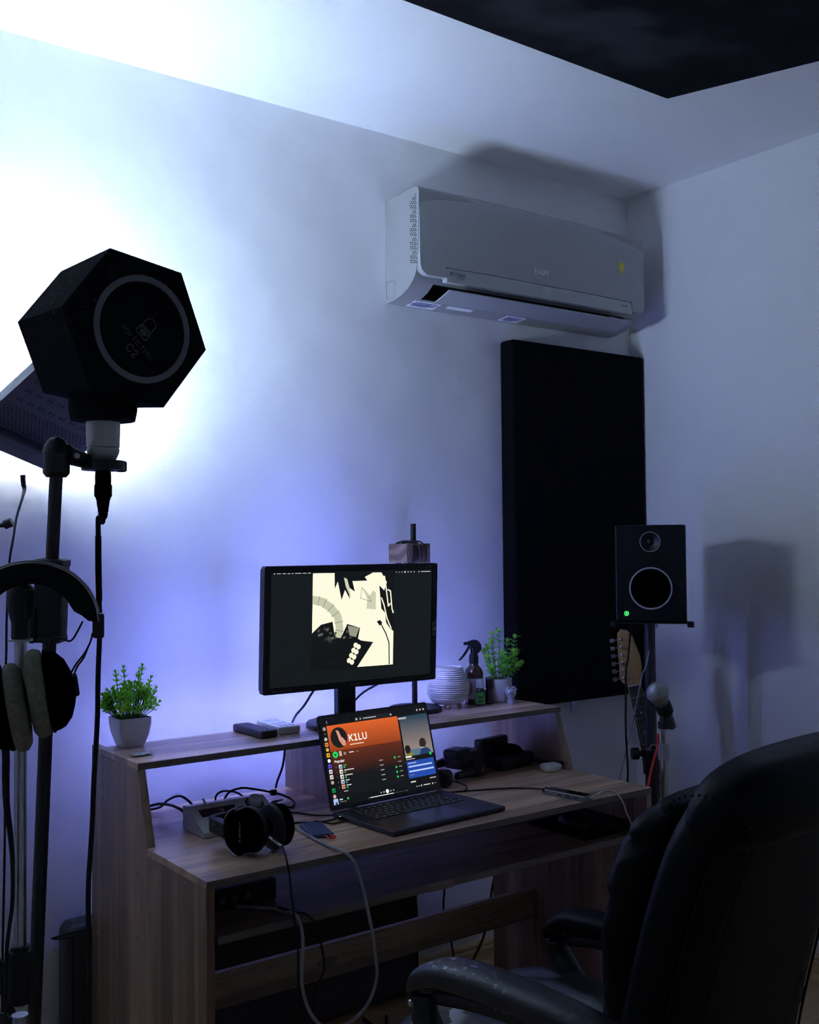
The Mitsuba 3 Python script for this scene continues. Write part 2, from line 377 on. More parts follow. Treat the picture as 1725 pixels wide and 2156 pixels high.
# ------------------------------------------------------------------ desk
ZD, ZS, TH = 0.6825, 0.8563, 0.015
DX0, DX1, DYF = -2.068, -0.778, -0.748
def side(x0, x1):
    p = Polygon([(DYF + 0.001, 0.0), (-0.12, 0.0), (-0.12, ZS), (-0.163, ZS), (-0.163, ZS - TH - .0004), (-0.404, ZS - TH - .0004), (-0.459, ZD), (-0.459, ZD - TH - .0003), (DYF + 0.001, ZD - TH - .0003)])
    return move(prism(p, x1 - x0), frame((x0, 0, 0), (0, 1, 0), (0, 0, 1), (1, 0, 0)))
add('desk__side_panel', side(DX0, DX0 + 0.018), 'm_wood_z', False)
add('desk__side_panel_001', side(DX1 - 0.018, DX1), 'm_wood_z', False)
top = prism(Polygon([(DX0, DYF), (DX1, DYF), (DX1, -0.459), (DX1 - 0.0181, -0.459), (DX1 - 0.0181, -0.125), (DX0 + 0.0181, -0.125), (DX0 + 0.0181, -0.459), (DX0, -0.459)]), TH)
add('desk__desktop', shift(top, 0, 0, ZD - TH), 'm_wood_x', False)
add('desk__desktop__edge_strip', box(DX0 + .0005, DX1 - .0005, DYF - 0.0012, DYF - 0.0001, ZD - TH, ZD - 0.0004), 'm_wood_edge', False, label='darker edge strip along the front')
add('desk__upper_shelf', box(DX0, DX1 + 0.004, -0.404, -0.1635, ZS - TH, ZS, 0.0006), 'm_wood_x', False)
add('desk__upper_shelf__edge_strip', box(DX0 + .0005, DX1 + .0035, -0.4053, -0.4041, ZS - TH, ZS - 0.0004), 'm_wood_edge', False, label='darker edge strip along the front')
dv = Polygon([(-0.122, ZD + .0004), (-0.122, ZS - TH - .0004), (-0.40, ZS - TH - .0004), (-0.452, ZD + .0004)])
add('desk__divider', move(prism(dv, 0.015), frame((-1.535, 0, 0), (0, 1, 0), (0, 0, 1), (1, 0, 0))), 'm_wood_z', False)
TZ = 0.565
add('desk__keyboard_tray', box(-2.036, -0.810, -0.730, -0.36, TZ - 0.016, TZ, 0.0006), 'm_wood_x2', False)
add('desk__keyboard_tray__edge_strip', box(-2.035, -0.811, -0.7313, -0.7301, TZ - 0.0158, TZ - 0.0004), 'm_wood_edge', False)
for i, (x0, x1) in enumerate(((-2.0498, -2.0365), (-0.8095, -0.7962))):
    add(f'desk__{num("tray_slide", i)}', cat(box(x0, x1, -0.725, -0.37, TZ - 0.013, TZ + 0.022, .001), box(x0, x1, -0.727, -0.715, TZ - 0.03, TZ + 0.03, .001)), 'm_plastic_black', False)
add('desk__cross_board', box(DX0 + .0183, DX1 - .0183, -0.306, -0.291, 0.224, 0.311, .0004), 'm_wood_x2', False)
for i, x in enumerate((-1.52, -0.99)):
    add(f'desk__cross_board__{num("knot", i)}', prism(affinity.scale(Point(0, 0).buffer(0.032), 1, .40), .0005, frame((x, -0.3059, 0.266), (1, 0, 0), (0, 0, 1), (0, -1, 0))), 'm_wood_edge', False)
# screw cover caps on the left side
caps = [(-0.19, 0.755), (-0.31, 0.735), (-0.495, 0.660), (-0.40, 0.615), (-0.655, 0.660), (-0.405, 0.475), (-0.72, 0.30), (-0.16, 0.42)]
for i, (y, z) in enumerate(caps):
    add(f'desk__{num("screw_cap", i)}', cyl((DX0 - 0.0006, y, z), (DX0 + .0002, y, z), 0.0062, n=16), 'm_screw_cap' if 'm_screw_cap' in scene else pr('m_screw_cap', (0.22, 0.18, 0.155), 0.5), False)
scene['desk__light_strip'] = mikit.ply(box(-2.02, -0.82, -0.1630, -0.1605, ZS - .011, ZS - .004), 'm_white_plastic', smooth=False, emitter={'type': 'area', 'radiance': rgb(DESK_STRIP_RADIANCE)})
tag('desk__light_strip', 'violet light strip along the rear edge of the shelf')
tag('desk', 'grey brown wood desk with raised shelf and keyboard tray', 'desk')

# ------------------------------------------------------------------ screens: flat pictures of coloured areas that give off light
def polys(g):
    if g.is_empty: return []
    return [q for q in getattr(g, 'geoms', [g]) if q.geom_type == 'Polygon' and q.area > 1e-10]

def word(s, h, x, y, bold=False):
    """lettering as a polygon, left end at x, baseline at y"""
    t = meshkit.text_mesh(s, h, 0.001, bold)
    f = t.faces[t.face_normals[:, 2] > 0.9]
    return ops.unary_union([Polygon(t.vertices[k][:, :2]).buffer(1e-7) for k in f]).simplify(h * 0.004).buffer(0) if False else affinity.translate(ops.unary_union([Polygon(t.vertices[k][:, :2]).buffer(1e-6) for k in f]), x, y)

def screen_mesh(layers, m):
    """layers from bottom to top: (polygon in metres, colour) -> (mesh, vertex colours), all in one plane"""
    covered, out, col = None, [], []
    for g, c in reversed(layers):
        g = g.simplify(4e-6)
        vis = g if covered is None else g.difference(covered)
        covered = g if covered is None else covered.union(g)
        fn = c if callable(c) else (lambda x, y, c=c: np.tile(np.asarray(c, float), (len(x), 1)))
        for q in polys(vis):
            bits = [q]
            if callable(c):                      # a gradient: thin level bands
                y0, y1 = q.bounds[1], q.bounds[3]; n = max(1, int((y1 - y0) / .003))
                bits = [w for k in range(n) for w in polys(q.intersection(sbox(-1, y0 + (y1 - y0) * k / n, 1, y0 + (y1 - y0) * (k + 1) / n)))]
            for w in bits:
                v, f = trimesh.creation.triangulate_polygon(w, engine='earcut')
                ta = np.abs(np.cross(v[f[:, 1]] - v[f[:, 0]], v[f[:, 2]] - v[f[:, 0]])).sum() / 2 if len(v) > 2 else 0
                if abs(ta - w.area) > .002 * w.area + 1e-10: v, f = trimesh.creation.triangulate_polygon(w.buffer(-2e-6), engine='manifold')
                if len(v) < 3: continue
                k = trimesh.Trimesh(np.column_stack([v, np.zeros(len(v))]), f, process=False)
                if np.sum(np.cross(k.vertices[k.faces[:, 1]] - k.vertices[k.faces[:, 0]], k.vertices[k.faces[:, 2]] - k.vertices[k.faces[:, 0]])[:, 2]) < 0: k.invert()
                mid = np.array([[(w.bounds[0] + w.bounds[2]) / 2, (w.bounds[1] + w.bounds[3]) / 2]])
                out.append(k); col.append(np.repeat(fn(mid[:, 0], mid[:, 1]), len(v), 0))
    mesh = trimesh.util.concatenate(out)
    return move(mesh, m), np.clip(np.vstack(col), 0, None)

def lin(r, g, b):
    c = np.array([r, g, b]) / 255.0
    return np.where(c < 0.04045, c / 12.92, ((c + 0.055) / 1.055) ** 2.4)

pr('m_screen_glass', 0.01, 0.12, spec=0.4)
def add_screen(key, layers, m, label):
    mesh, col = screen_mesh(layers, m)
    scene[key] = mikit.ply(mesh, 'm_screen_glass', smooth=False, color=col * SCREEN_GAIN,
                           emitter={'type': 'area', 'radiance': {'type': 'mesh_attribute', 'name': 'vertex_color'}})
    tag(key, label)

def poly_mm(pts): return Polygon(np.asarray(pts, float) / 1000).buffer(0)
def rect_mm(x0, x1, y0, y1): return sbox(min(x0, x1) / 1000, min(y0, y1) / 1000, max(x0, x1) / 1000, max(y0, y1) / 1000)
def disc_mm(x, y, r): return Point(x / 1000, y / 1000).buffer(r / 1000, quad_segs=6)
def stroke_mm(pts, w): return LineString(np.asarray(pts, float) / 1000).buffer(w / 2000, quad_segs=3)

# ------------------------------------------------------------------ monitor on the shelf
MC = np.array([-1.440, -0.325, 1.122])
MR, MU, MN = np.array([0.99935, -0.036, 0]), np.array([-0.0017, -0.048, 0.99885]), np.array([-0.036, -0.9982, -0.048])
MF = frame(MC, MR, MU, MN)
W2, H2 = 0.2645, 0.1605
frame_poly = rrect(-W2, W2, -H2, H2, 0.006).difference(sbox(-W2 + .0185, -H2 + .0150, W2 - .0165, H2 - .0165))
add('monitor__bezel', move(cat(prism(frame_poly, 0.009), shift(prism(rrect(-W2, W2, -H2, H2, 0.006).difference(sbox(-W2 + .004, -H2 + .004, W2 - .004, H2 - .004)), 0.010), 0, 0, -0.0100)), MF @ frame((0, 0, -0.009), (1, 0, 0), (0, 1, 0), (0, 0, 1))), 'm_plastic_black', False)
back = cat(box(-W2 + .003, W2 - .003, -H2 + .003, H2 - .003, -0.036, -0.0185, .006), box(-0.17, 0.17, -0.10, 0.10, -0.055, -0.035, .012))
add('monitor__back_cover', move(back, MF), 'm_plastic_black', 30)
neck = loft([np.array([(-.026 - k * .008, -H2 - .1035 + h * .21, -.050 - .02 * k), (.026 + k * .008, -H2 - .1035 + h * .21, -.050 - .02 * k), (.026 + k * .008, -H2 - .1035 + h * .21, -.075 - .02 * k), (-.026 - k * .008, -H2 - .1035 + h * .21, -.075 - .02 * k)]) for h, k in ((0, 0), (1, 0))])
nk = box(MC[0] - .028, MC[0] + .028, -0.288, -0.262, ZS + 0.013, MC[2] - 0.02, .004)
add('monitor__neck', nk, 'm_plastic_black', 30)
base = lathe([(0, 0), (0.098, 0), (0.100, 0.002), (0.100, 0.010), (0.097, 0.013), (0, 0.014)], 64)
add('monitor__base', shift(base, MC[0] - 0.008, -0.282, ZS), 'm_plastic_black', 30)

cream = lin(255, 251, 224)
dark = lin(17, 22, 23)
ink = lin(12, 14, 14)
pale = lin(205, 208, 178)
L = [(rect_mm(-245.5, 247.5, -145, 143.5), dark * 0.9)]
art = rect_mm(-126.5, 124, -108, 141).difference(poly_mm([(-130, -12), (-126, -16), (-60, -112), (-130, -112)]))
art = poly_mm([(-126.5, 141), (123, 138.5), (124, -110), (11, -109), (60, -46), (-126, -16)])
L.append((art, cream))
g = lambda pts, c: L.append((poly_mm(pts).intersection(art.buffer(0)), c))
# broad ink brush marks: an abstract black and cream picture
g([(-62, 142), (-61, 100), (-52, 118), (-40, 70), (-30, 96), (-14, 70), (-22, 104), (0, 90), (-8, 118), (38, 118), (30, 128), (56, 139)], ink)
g([(-34, 128), (-28, 104), (-12, 74), (-16, 100), (-24, 124)], pale)
L.append((stroke_mm([(-122, 72), (-96, 66), (-72, 50), (-50, 26), (-44, -6), (-52, -34)], 22).intersection(art), pale * 0.92))
for k, (x, y, dx, dy) in enumerate(((-108, 70, 3, 12), (-90, 63, 6, 12), (-72, 50, 10, 10), (-57, 34, 12, 7), (-47, 12, 13, 2), (-45, -10, 13, -3))):
    L.append((stroke_mm([(x - dx, y - dy), (x + dx, y + dy)], 1.1), lin(95, 98, 82)))
g([(22, 100), (40, 68), (36, 44), (66, 40), (66, 84), (58, 92), (44, 76)], pale)
L.append((stroke_mm([(22, 100), (18, 72), (52, 62), (40, 84), (22, 100)], 1.0), lin(80, 80, 70)))
g([(80, 142), (124, 141), (124, -20), (112, -12), (100, 4), (96, 30), (84, 42), (80, 74), (76, 104), (92, 90), (100, 112)], ink)
for pts in ([(92, 128), (98, 96), (106, 48), (112, 54)], [(104, 92), (112, 88), (118, 40), (122, 30)], [(84, 70), (92, 52), (102, 16), (116, -12)]):
    L.append((stroke_mm(pts, 4.0), cream * .95))
g([(70, 8), (80, 12), (88, 4), (80, -4)], ink)
L.append((stroke_mm([(84, 0), (100, -26), (110, -50), (112, -108)], 3.0).intersection(art), ink))
g([(-127, -14), (-100, 8), (-66, 14), (-62, -10), (-52, -36), (-34, -28), (-22, 6), (18, -6), (8, -32), (-6, -60), (-20, -100), (-20, -120), (-127, -120)], ink)
blob = poly_mm([(-127, -14), (-126, -16), (-98, 8), (-66, 14), (-58, -28), (-44, -36), (-22, 4), (18, -6), (12, -34), (48, -56), (10, -110), (-128, -112)])
L.append((blob, ink))
for k in range(26):
    x, y = -112 + 100 * rng.random(), -40 + 36 * rng.random()
    if blob.contains(Point(x / 1000, y / 1000)): L.append((affinity.rotate(rect_mm(x, x + 9, y, y + 6), 60 * rng.random()), lin(*(np.array([96, 98, 86]) * (0.45 + 0.6 * rng.random())))))
g([(-20, 2), (16, -6), (6, -30), (-14, -24)], lin(150, 152, 132))
for k in range(4):
    for j in range(2): L.append((disc_mm(-14 + 6.5 * k + 9 * j, -90 + 13 * k - 5 * j, 6.8), cream * .96))
g([(16, -56), (46, -58), (22, -92), (14, -80)], lin(105, 106, 92))
# menu bar
x = -236
L.append((disc_mm(x, 142, 1.5), lin(235, 238, 238))); x += 7
for w in (11, 10, 7, 5, 18, 10, 8):
    L.append((rect_mm(x, x + w, 140.9, 142.7), lin(200, 204, 204))); x += w + 4.5
for x, r in ((130, 1.2), (139, 1.2), (148, 1.3), (158, 2.4), (168, 1.6), (178, 1.7), (188, 1.6), (204, 1.5)):
    L.append((disc_mm(x, 138.2, r), lin(225, 228, 228)))
L.append((rect_mm(211, 243, 137.2, 139.0), lin(215, 218, 218)))
add_screen('monitor__screen', L, MF @ frame((0, 0, -0.0025), (1, 0, 0), (0, 1, 0), (0, 0, 1)), 'lit screen with an abstract black and cream picture')
pr('m_print_dim', 0.10, 0.6)
bz = lambda x, y: MF @ frame((x, y, 0.0002), (1, 0, 0), (0, 1, 0), (0, 0, 1))
add('monitor__lettering', text('BENQ', 0.0075, bz(0.005, -H2 + .0075), .0004), 'm_print_dim', False, label='dim brand lettering under the screen')
add('monitor__lettering_001', text('GL2450', 0.004, bz(W2 - .030, H2 - .008), .0004), 'm_print_dim', False, label='dim lettering at the upper right of the bezel')
add('monitor__lettering_002', text('HDMI   Senseye   LED', 0.0042, bz(-W2 + .055, -H2 + .0070), .0004), 'm_print_dim', False, label='dim lettering at the lower left of the bezel')
tg = prism(Polygon([(-.005, .017), (.004, .020), (.006, -.012), (.0, -.020), (-.005, -.014)]).difference(Polygon([(-.0035, .014), (.0028, .017), (.0045, -.011), (.0, -.017), (-.0038, -.012)])), .0006)
add('monitor__corner_sticker', move(cat(tg, prism(sbox(-.002, -.004, .003, .004), .0006)), MF @ frame((W2 - .0085, -0.020, .0002), (1, 0, 0), (0, 1, 0), (0, 0, 1))), pr('m_sticker_grey', 0.22, .5), False, label='small grey sticker on the right bezel')
# violet light strip round the back cover
s = 0.006
bars = cat(box(-.225, .225, .1175, .1187, -.0450, -.0362), box(-.225, .225, -.1247, -.1235, -.0450, -.0362), box(-.2390, -.2365, -.116, .116, -.0570, -.0362), box(.2365, .2390, -.116, .116, -.0570, -.0362))
scene['monitor__light_strip'] = mikit.ply(move(bars, MF), 'm_white_plastic', smooth=False, emitter={'type': 'area', 'radiance': rgb(LED_STRIP_RADIANCE)})
tag('monitor__light_strip', 'violet light strip on the back')
tag('monitor', 'wide black monitor on a round base showing a black and cream picture', 'monitor')

# ------------------------------------------------------------------ laptop
LY = 3.5
LF = rotz(LY, (-1.430, -0.588, ZD))
add('laptop__base', move(cat(rbox(-.1765, .1765, -.118, .118, 0.0012, 0.0125, 0.0045, 2), *[cyl((x, y, 0.0001), (x, y, .002), .008, n=12) for x in (-.15, .15) for y in (-.09, .09)]), LF), pr('m_laptop', (0.020, 0.022, 0.030), 0.34, metal=0.6), 35)
add('laptop__keyboard_bed', move(box(-.140, .140, -.010, .098, .0122, .0127), LF), 'm_matte_black', False)
pr('m_key', (0.008, 0.008, 0.009), 0.5)
pr('m_key_print', (0.42, 0.44, 0.46), 0.5)
rows = [[1] * 14, [1] * 13 + [1.5], [1.5] + [1] * 13, [1.75] + [1] * 11 + [1.75], [2.25] + [1] * 10 + [2.25], [1, 1, 1, 1.25, 5.2, 1.25, 1, 1, 1, .9]]
k = 0
kp = None
for r, row in enumerate(rows):
    un = 0.276 / sum(row); x = -.138
    for w in row:
        b = box(x + .0011, x + un * w - .0011, .0945 - r * .0175 - .0150 + (.006 if r == 0 else 0), .0945 - r * .0175 + .0005, .0127, .0140, .0005)
        add(f'laptop__{num("key", k)}', move(b, LF), 'm_key', False)
        cx = x + un * w / 2; cy = .0945 - r * .0175 - .007
        if not (r == 5 and w > 3):
            add(f'laptop__{num("key", k)}__legend', move(box(cx - .0022, cx + .0022, cy - .0020, cy + .0016, .0139, .01412), LF), 'm_key_print', False)
        x += un * w; k += 1
add('laptop__trackpad', move(prism(rrect(-.072, .072, -.108, -.018, .006), .0004), LF @ frame((0, 0, .0124), (1, 0, 0), (0, 1, 0), (0, 0, 1))), pr('m_trackpad', (0.030, 0.032, 0.042), 0.28, metal=0.5), False)
th = math.radians(105); U3 = np.array([0, -math.cos(th), math.sin(th)])
LL = LF @ frame((0, 0.118, 0.0125), (1, 0, 0), U3, np.cross((1, 0, 0), U3))
lid = shift(prism(rrect(-.1765, .1765, 0.001, .229, .008), .0048), 0, 0, -.0052)
add('laptop__lid', move(cat(lid, ), LL), 'm_laptop', 30)
add('laptop__lid__screen_border', move(shift(prism(rrect(-.1755, .1755, 0.003, .228, .0075).difference(sbox(-.1725, .011, .1725, .2245)), .0004), 0, 0, -.0003), LL), 'm_gloss_black', False)
K = lin(10, 10, 11)
L = [(rect_mm(-172.5, 172.5, 11, 224.5), K)]
def orange(x, y):
    t = np.clip((y * 1000 - 140) / 62, 0, 1)[:, None]
    return lin(150, 62, 22) * (1 - t) + lin(222, 98, 38) * t
def brown(x, y):
    t = np.clip((y * 1000 - 78) / 62, 0, 1)[:, None]
    return lin(20, 18, 17) * (1 - t) + lin(96, 40, 18) * t
L.append((rect_mm(-153, 71, 78, 140), brown)); L.append((rect_mm(-153, 71, 140, 202.5), orange))
L.append((rect_mm(-153, 71, 30, 78), lin(17, 17, 18)))
L.append((disc_mm(-121, 171, 25), lin(26, 24, 22)))
L.append((poly_mm([(-128, 190), (-116, 186), (-112, 172), (-102, 160), (-104, 150), (-113, 150), (-122, 164), (-124, 176)]), lin(214, 150, 128)))
L.append((poly_mm([(-122, 192), (-112, 188), (-106, 168), (-114, 172), (-118, 184)]), lin(20, 16, 18)))
L.append((word('K1LU', .0165, -.0935, .158, True), lin(255, 252, 248)))
L.append((rect_mm(-91, -48, 148.5, 151.5), lin(232, 190, 160)))
L.append((disc_mm(-139.5, 131, 8), lin(30, 215, 96))); L.append((poly_mm([(-142, 127.5), (-142, 134.5), (-136, 131)]), lin(8, 20, 10)))
L.append((rect_mm(-128, -120, 126, 138), lin(190, 178, 160))); L.append((rect_mm(-114, -107, 128, 134), lin(150, 140, 132))); L.append((rect_mm(-98, -83, 130.5, 133), lin(225, 220, 214))); L.append((rect_mm(-75, -69, 131, 132.4), lin(170, 160, 150)))
L.append((word('Popular', .0062, -.146, .1115, True), lin(250, 250, 250)))
for i, y in enumerate((101, 89, 77, 65, 53)):
    L += [(rect_mm(-144, -142.4, y - 1.5, y + 1.5), lin(120, 120, 120)), (rect_mm(-135, -125, y - 5, y + 5), lin(*((190, 205, 225), (235, 225, 220), (240, 232, 226), (200, 205, 215), (225, 150, 130))[i])),
          (rect_mm(-131, -127, y - 3, y + 1), lin(*((90, 120, 170), (120, 90, 90), (80, 60, 60), (60, 70, 110), (120, 50, 40))[i])),
          (rect_mm(-121, -121 + (9, 30, 24, 12, 15)[i], y + 1, y + 3.4), lin(*((40, 190, 90) if i == 0 else (215, 215, 215)))), (rect_mm(-121, -116, y - 4.5, y - 1), lin(40, 190, 90)),
          (rect_mm(-10, 2, y - 2.2, y), lin(165, 165, 165)), (rect_mm(50, 60, y - 1, y + 1), lin(150, 150, 150))]
    if i != 1: L.append((disc_mm(41, y - .5, 3), lin(30, 205, 90)))
L.append((rect_mm(-131, -118, 41, 43), lin(190, 190, 190)))
def sky_(x, y):
    t = np.clip((y * 1000 - 120) / 75, 0, 1)[:, None]
    return lin(140, 128, 122) * (1 - t) + lin(44, 66, 84) * t
L.append((rect_mm(76, 171, 97, 200), sky_))
L.append((word('Midnight', .0048, .0725, .193, True), lin(230, 230, 230)))
L.append((rect_mm(96, 140, 97, 113), lin(84, 112, 132)))
L.append((poly_mm([(78, 97), (84, 107), (98, 108), (106, 97)]), lin(126, 124, 46))); L.append((poly_mm([(80, 108), (78, 118), (84, 126), (94, 124), (97, 114), (94, 106), (84, 104)]), lin(24, 20, 20)))
L.append((poly_mm([(124, 97), (132, 112), (146, 115), (160, 108), (165, 97)]), lin(34, 58, 104))); L.append((poly_mm([(130, 112), (132, 118), (144, 121), (146, 113)]), lin(180, 180, 178)))
L.append((poly_mm([(128, 122), (132, 116), (146, 114), (152, 124), (149, 135), (140, 139), (131, 134)]), lin(46, 34, 26)))
L.append((rect_mm(76, 96, 93.5, 98), lin(235, 235, 235))); L.append((rect_mm(76, 106, 88.5, 91), lin(170, 170, 170))); L.append((disc_mm(160, 96, 4), lin(30, 215, 96)))
L.append((rrect(.0755, .1675, .042, .085, .003), lin(34, 72, 168)))
for x1, y0, y1, c in ((108, 78, 81, 200), (160, 69, 73, 225), (163, 57, 61, 235), (96, 48.5, 51, 130)): L.append((rect_mm(80, x1, y0, y1), lin(c * .8, c * .88, min(255, c * 1.08))))
L.append((rect_mm(79, 96, 31, 34.5), lin(210, 210, 210))); L.append((rect_mm(144, 165, 33, 36), lin(170, 170, 170)))
for x, r in ((96, 1.6), (104, 1.7), (112, 2.2), (150, 2.2), (159, 1.3)): L.append((disc_mm(x, 20, r), lin(205, 205, 205)))
L.append((rect_mm(119, 142, 19, 21), lin(230, 230, 230)))
L.append((disc_mm(0, 22.5, 5), lin(255, 255, 255)))
for x, r in ((-20, 2), (-11, 2.2), (11, 2.2), (20, 2)): L.append((disc_mm(x, 22, r), lin(170, 170, 170)))
L.append((rect_mm(-56, 19, 14.2, 16), lin(250, 250, 250))); L.append((rect_mm(19, 58, 14.4, 15.6), lin(70, 70, 70)))
for x in (-61, 62): L.append((rect_mm(x - 2, x + 2, 14.2, 15.8), lin(130, 130, 130)))
for y, c, kind in ((196, (150, 150, 150), 1), (184, (110, 110, 110), 0), (171, (190, 190, 190), 1), (158, (232, 140, 60), 2), (145.5, (214, 180, 70), 1), (132.5, (232, 180, 40), 2), (119, (245, 245, 240), 3), (106, (92, 78, 220), 2), (93, (214, 212, 218), 2), (80, (235, 226, 218), 2), (67, (190, 160, 140), 1), (48, (22, 140, 80), 2), (34, (214, 170, 170), 1)):
    L.append((disc_mm(-160.5, y, 4.6) if kind in (1, 3) and kind != 0 else rect_mm(-165.5, -155.5, y - 5, y + 5) if kind == 2 else disc_mm(-160.5, y, 2), lin(*c)))
    if kind == 2: L.append((rect_mm(-162.5, -157.5, y - 2, y + 1.5), lin(*(np.array(c) * .55))))
L.append((rect_mm(-166, -152, 14, 28), lin(170, 195, 235))); L.append((poly_mm([(-162, 14), (-160, 20), (-156, 21), (-154, 14)]), lin(60, 70, 110)))
L.append((rect_mm(-148, -138, 23, 26), lin(220, 220, 220))); L.append((rect_mm(-148, -127, 18, 20), lin(110, 110, 110))); L.append((disc_mm(-122, 24, 3), lin(30, 190, 90)))
L.append((stroke_mm([(-149, 214), (-152, 211), (-149, 208)], 1.2), lin(180, 180, 180)))
L.append((rrect(-.056, .046, .204, .214, .004), lin(30, 30, 31))); L.append((rect_mm(-38, 3, 207.5, 210.5), lin(165, 165, 165))); L.append((disc_mm(-59.5, 209, 3.2), lin(175, 175, 175))); L.append((disc_mm(-47, 209, 2.6), lin(150, 150, 150))); L.append((disc_mm(51, 209, 3), lin(165, 165, 165)))
for x in (140, 151, 162): L.append((disc_mm(x, 211, 2.6), lin(200, 190, 180)))
add_screen('laptop__lid__screen', L, LL, 'lit screen showing a music page with an orange banner')
add('laptop__power_plug', move(cat(rbox(-.187, -.1772, .070, .080, .004, .011, .002, 1)), LF), 'm_matte_black', 30)
scene['laptop__power_plug__light'] = mikit.ply(move(box(-.184, -.181, .0735, .0765, .0111, .0116), LF), 'm_white_plastic', smooth=False, emitter={'type': 'area', 'radiance': rgb((.35, 1.0, .6))})
tag('laptop', 'open dark laptop on the desktop below the monitor', 'laptop')

# ------------------------------------------------------------------ video light at the left: lit face up and to the wall
pw = nrm((.3, -1, .45)); pe = np.array((1, .3, -.46)); pe = nrm(pe - pw * (pe @ pw)); pn = np.cross(pe, -pw)
if pn[2] < 0: pn = -pn
PBR = np.array([-2.149, -0.13, 1.5162])           # lower right corner of its back
PF = frame(PBR, -pe, pw, pn)                     # x to the left, y up along the panel, z to the lit side
PWD, PLN = 0.235, 0.29
if np.linalg.det(PF[:3, :3]) < 0: PF = frame(PBR - pe * PWD, pe, pw, pn)
pr('m_led_body', (0.055, 0.052, 0.075), 0.45)
rim = prism(rrect(0, PWD, 0, PLN, .006).difference(sbox(.007, .007, PWD - .007, PLN - .007)), .032)
add('video_light__housing', move(cat(rim, prism(rrect(.002, PWD - .002, .002, PLN - .002, .006), .004)), PF), 'm_led_body', False)
gx, gy = np.meshgrid(np.linspace(-1, 1, 17), np.linspace(-1, 1, 17), indexing='ij')
gh = .020 + .062 * ((1 - np.abs(gx) ** 3.2) * (1 - np.abs(gy) ** 3.2)) ** .55                      # bulging milky cover
gv = np.stack([PWD / 2 + gx * (PWD / 2 - .0075), PLN / 2 + gy * (PLN / 2 - .0075), gh], -1).reshape(-1, 3)
gf = [t for i in range(16) for j in range(16) for t in ((i * 17 + j, (i + 1) * 17 + j, (i + 1) * 17 + j + 1), (i * 17 + j, (i + 1) * 17 + j + 1, i * 17 + j + 1))]
dome = move(trimesh.Trimesh(gv, gf, process=False), PF)
if dome.face_normals.mean(0) @ PF[:3, 2] < 0: dome.invert()
scene['video_light__diffuser'] = mikit.ply(dome, 'm_white_plastic', smooth=False, emitter={'type': 'area', 'radiance': rgb(LED_PANEL_RADIANCE)})
tag('video_light__diffuser', 'glowing white front')
h = []
for r in range(9):
    for k in range(22):
        h.append(box(.016 + k * .0095 + (r % 2) * .0047, .0205 + k * .0095 + (r % 2) * .0047, .075 + r * .0085, .0785 + r * .0085, -.0005, .0006))
add('video_light__vent_holes', move(cat(h), PF), 'm_hole', False, label='perforated vent of the back', kind='stuff')
h = []
for r in range(3):
    for k in range(8):
        for q in range(3): h.append(box(.020 + k * .026 + q * .005, .0225 + k * .026 + q * .005, .170 + r * .036 + (q % 2) * .003, .180 + r * .036 - (q % 2) * .003, -.0005, .0006))
add('video_light__vent_slots', move(cat(h), PF), 'm_hole', False, label='groups of short slots', kind='stuff')
add('video_light__control_box', move(rbox(.03, PWD - .035, .004, .062, -.020, .002, .006, 1), PF), 'm_led_body', 35)
add('video_light__control_box__lettering', text('RGB LED', .007, PF @ frame((.11, .045, -.0203), (1, 0, 0), (0, -1, 0), (0, 0, -1)), .0004), 'm_print_dim', False, label='pale printed lettering')
mid = (PF @ np.array([PWD - .004, .12, .012, 1]))[:3]
SX, SY = -2.335, -0.215
add('video_light__yoke', tube([mid, mid + (-.03, .0, -.02), (SX - .02, SY, 1.46), (SX, SY, 1.40)], .008), 'm_plastic_black', True)
tag('video_light', 'video light panel glowing white against the wall behind the microphone', 'video light')
add('light_stand__pole', cat(cyl((SX, SY, .55), (SX, SY, 1.40), .008), cyl((SX, SY, .06), (SX, SY, .56), .011)), 'm_plastic_black', 30)
add('light_stand__collar', cyl((SX, SY, .54), (SX, SY, .60), .016), 'm_plastic_black', 30)
add('light_stand__knob', cat(cyl((SX, SY, 1.385), (SX + .03, SY - .02, 1.385), .005), cyl((SX + .028, SY - .019, 1.385), (SX + .042, SY - .028, 1.392), .010)), 'm_plastic_black', 30)
for i, d in enumerate((200, 320, 80)):
    c_, s_ = math.cos(math.radians(d)), math.sin(math.radians(d)); L_ = (.38, .20, .16)[i]
    add(f'light_stand__{num("leg", i)}', tube([(SX, SY, .45), (SX + c_ * L_ * .5, SY + s_ * L_ * .5, .22), (SX + c_ * L_, SY + s_ * L_, .012)], .008), 'm_plastic_black', True)
tag('light_stand', 'thin black stand that carries the light panel at the left edge', 'light stand')

# ------------------------------------------------------------------ microphone with hexagonal foam pop filter
R_, D_ = np.array([.80496, -.59326, -.00916]), np.array([.01112, .03052, -.99947]); FW = np.array([.59322, .80443, .03116])
def camdir(x, y, z): return nrm(R_ * x + D_ * y + FW * z)
hx = nrm((-.3758, -.0868, .9226)); hz = nrm((.1421, -.9892, -.0352)); hx = nrm(hx - hz * (hx @ hz))   # hz: towards the singer
HF = frame((-2.4616, -1.3825, 1.6097), hx, np.cross(hz, hx), hz)
hexa = lambda r: [(r * math.cos(math.pi / 3 * k), r * math.sin(math.pi / 3 * k)) for k in range(6)]
pts = [(x, y, 0.0) for x, y in hexa(.1000)] + [(x, y, -.004) for x, y in hexa(.1040)] + [(x, y, -.141) for x, y in hexa(.0960)] + [(x, y, -.1474) for x, y in hexa(.0905)]
foam = trimesh.convex.convex_hull(np.array(pts)); 
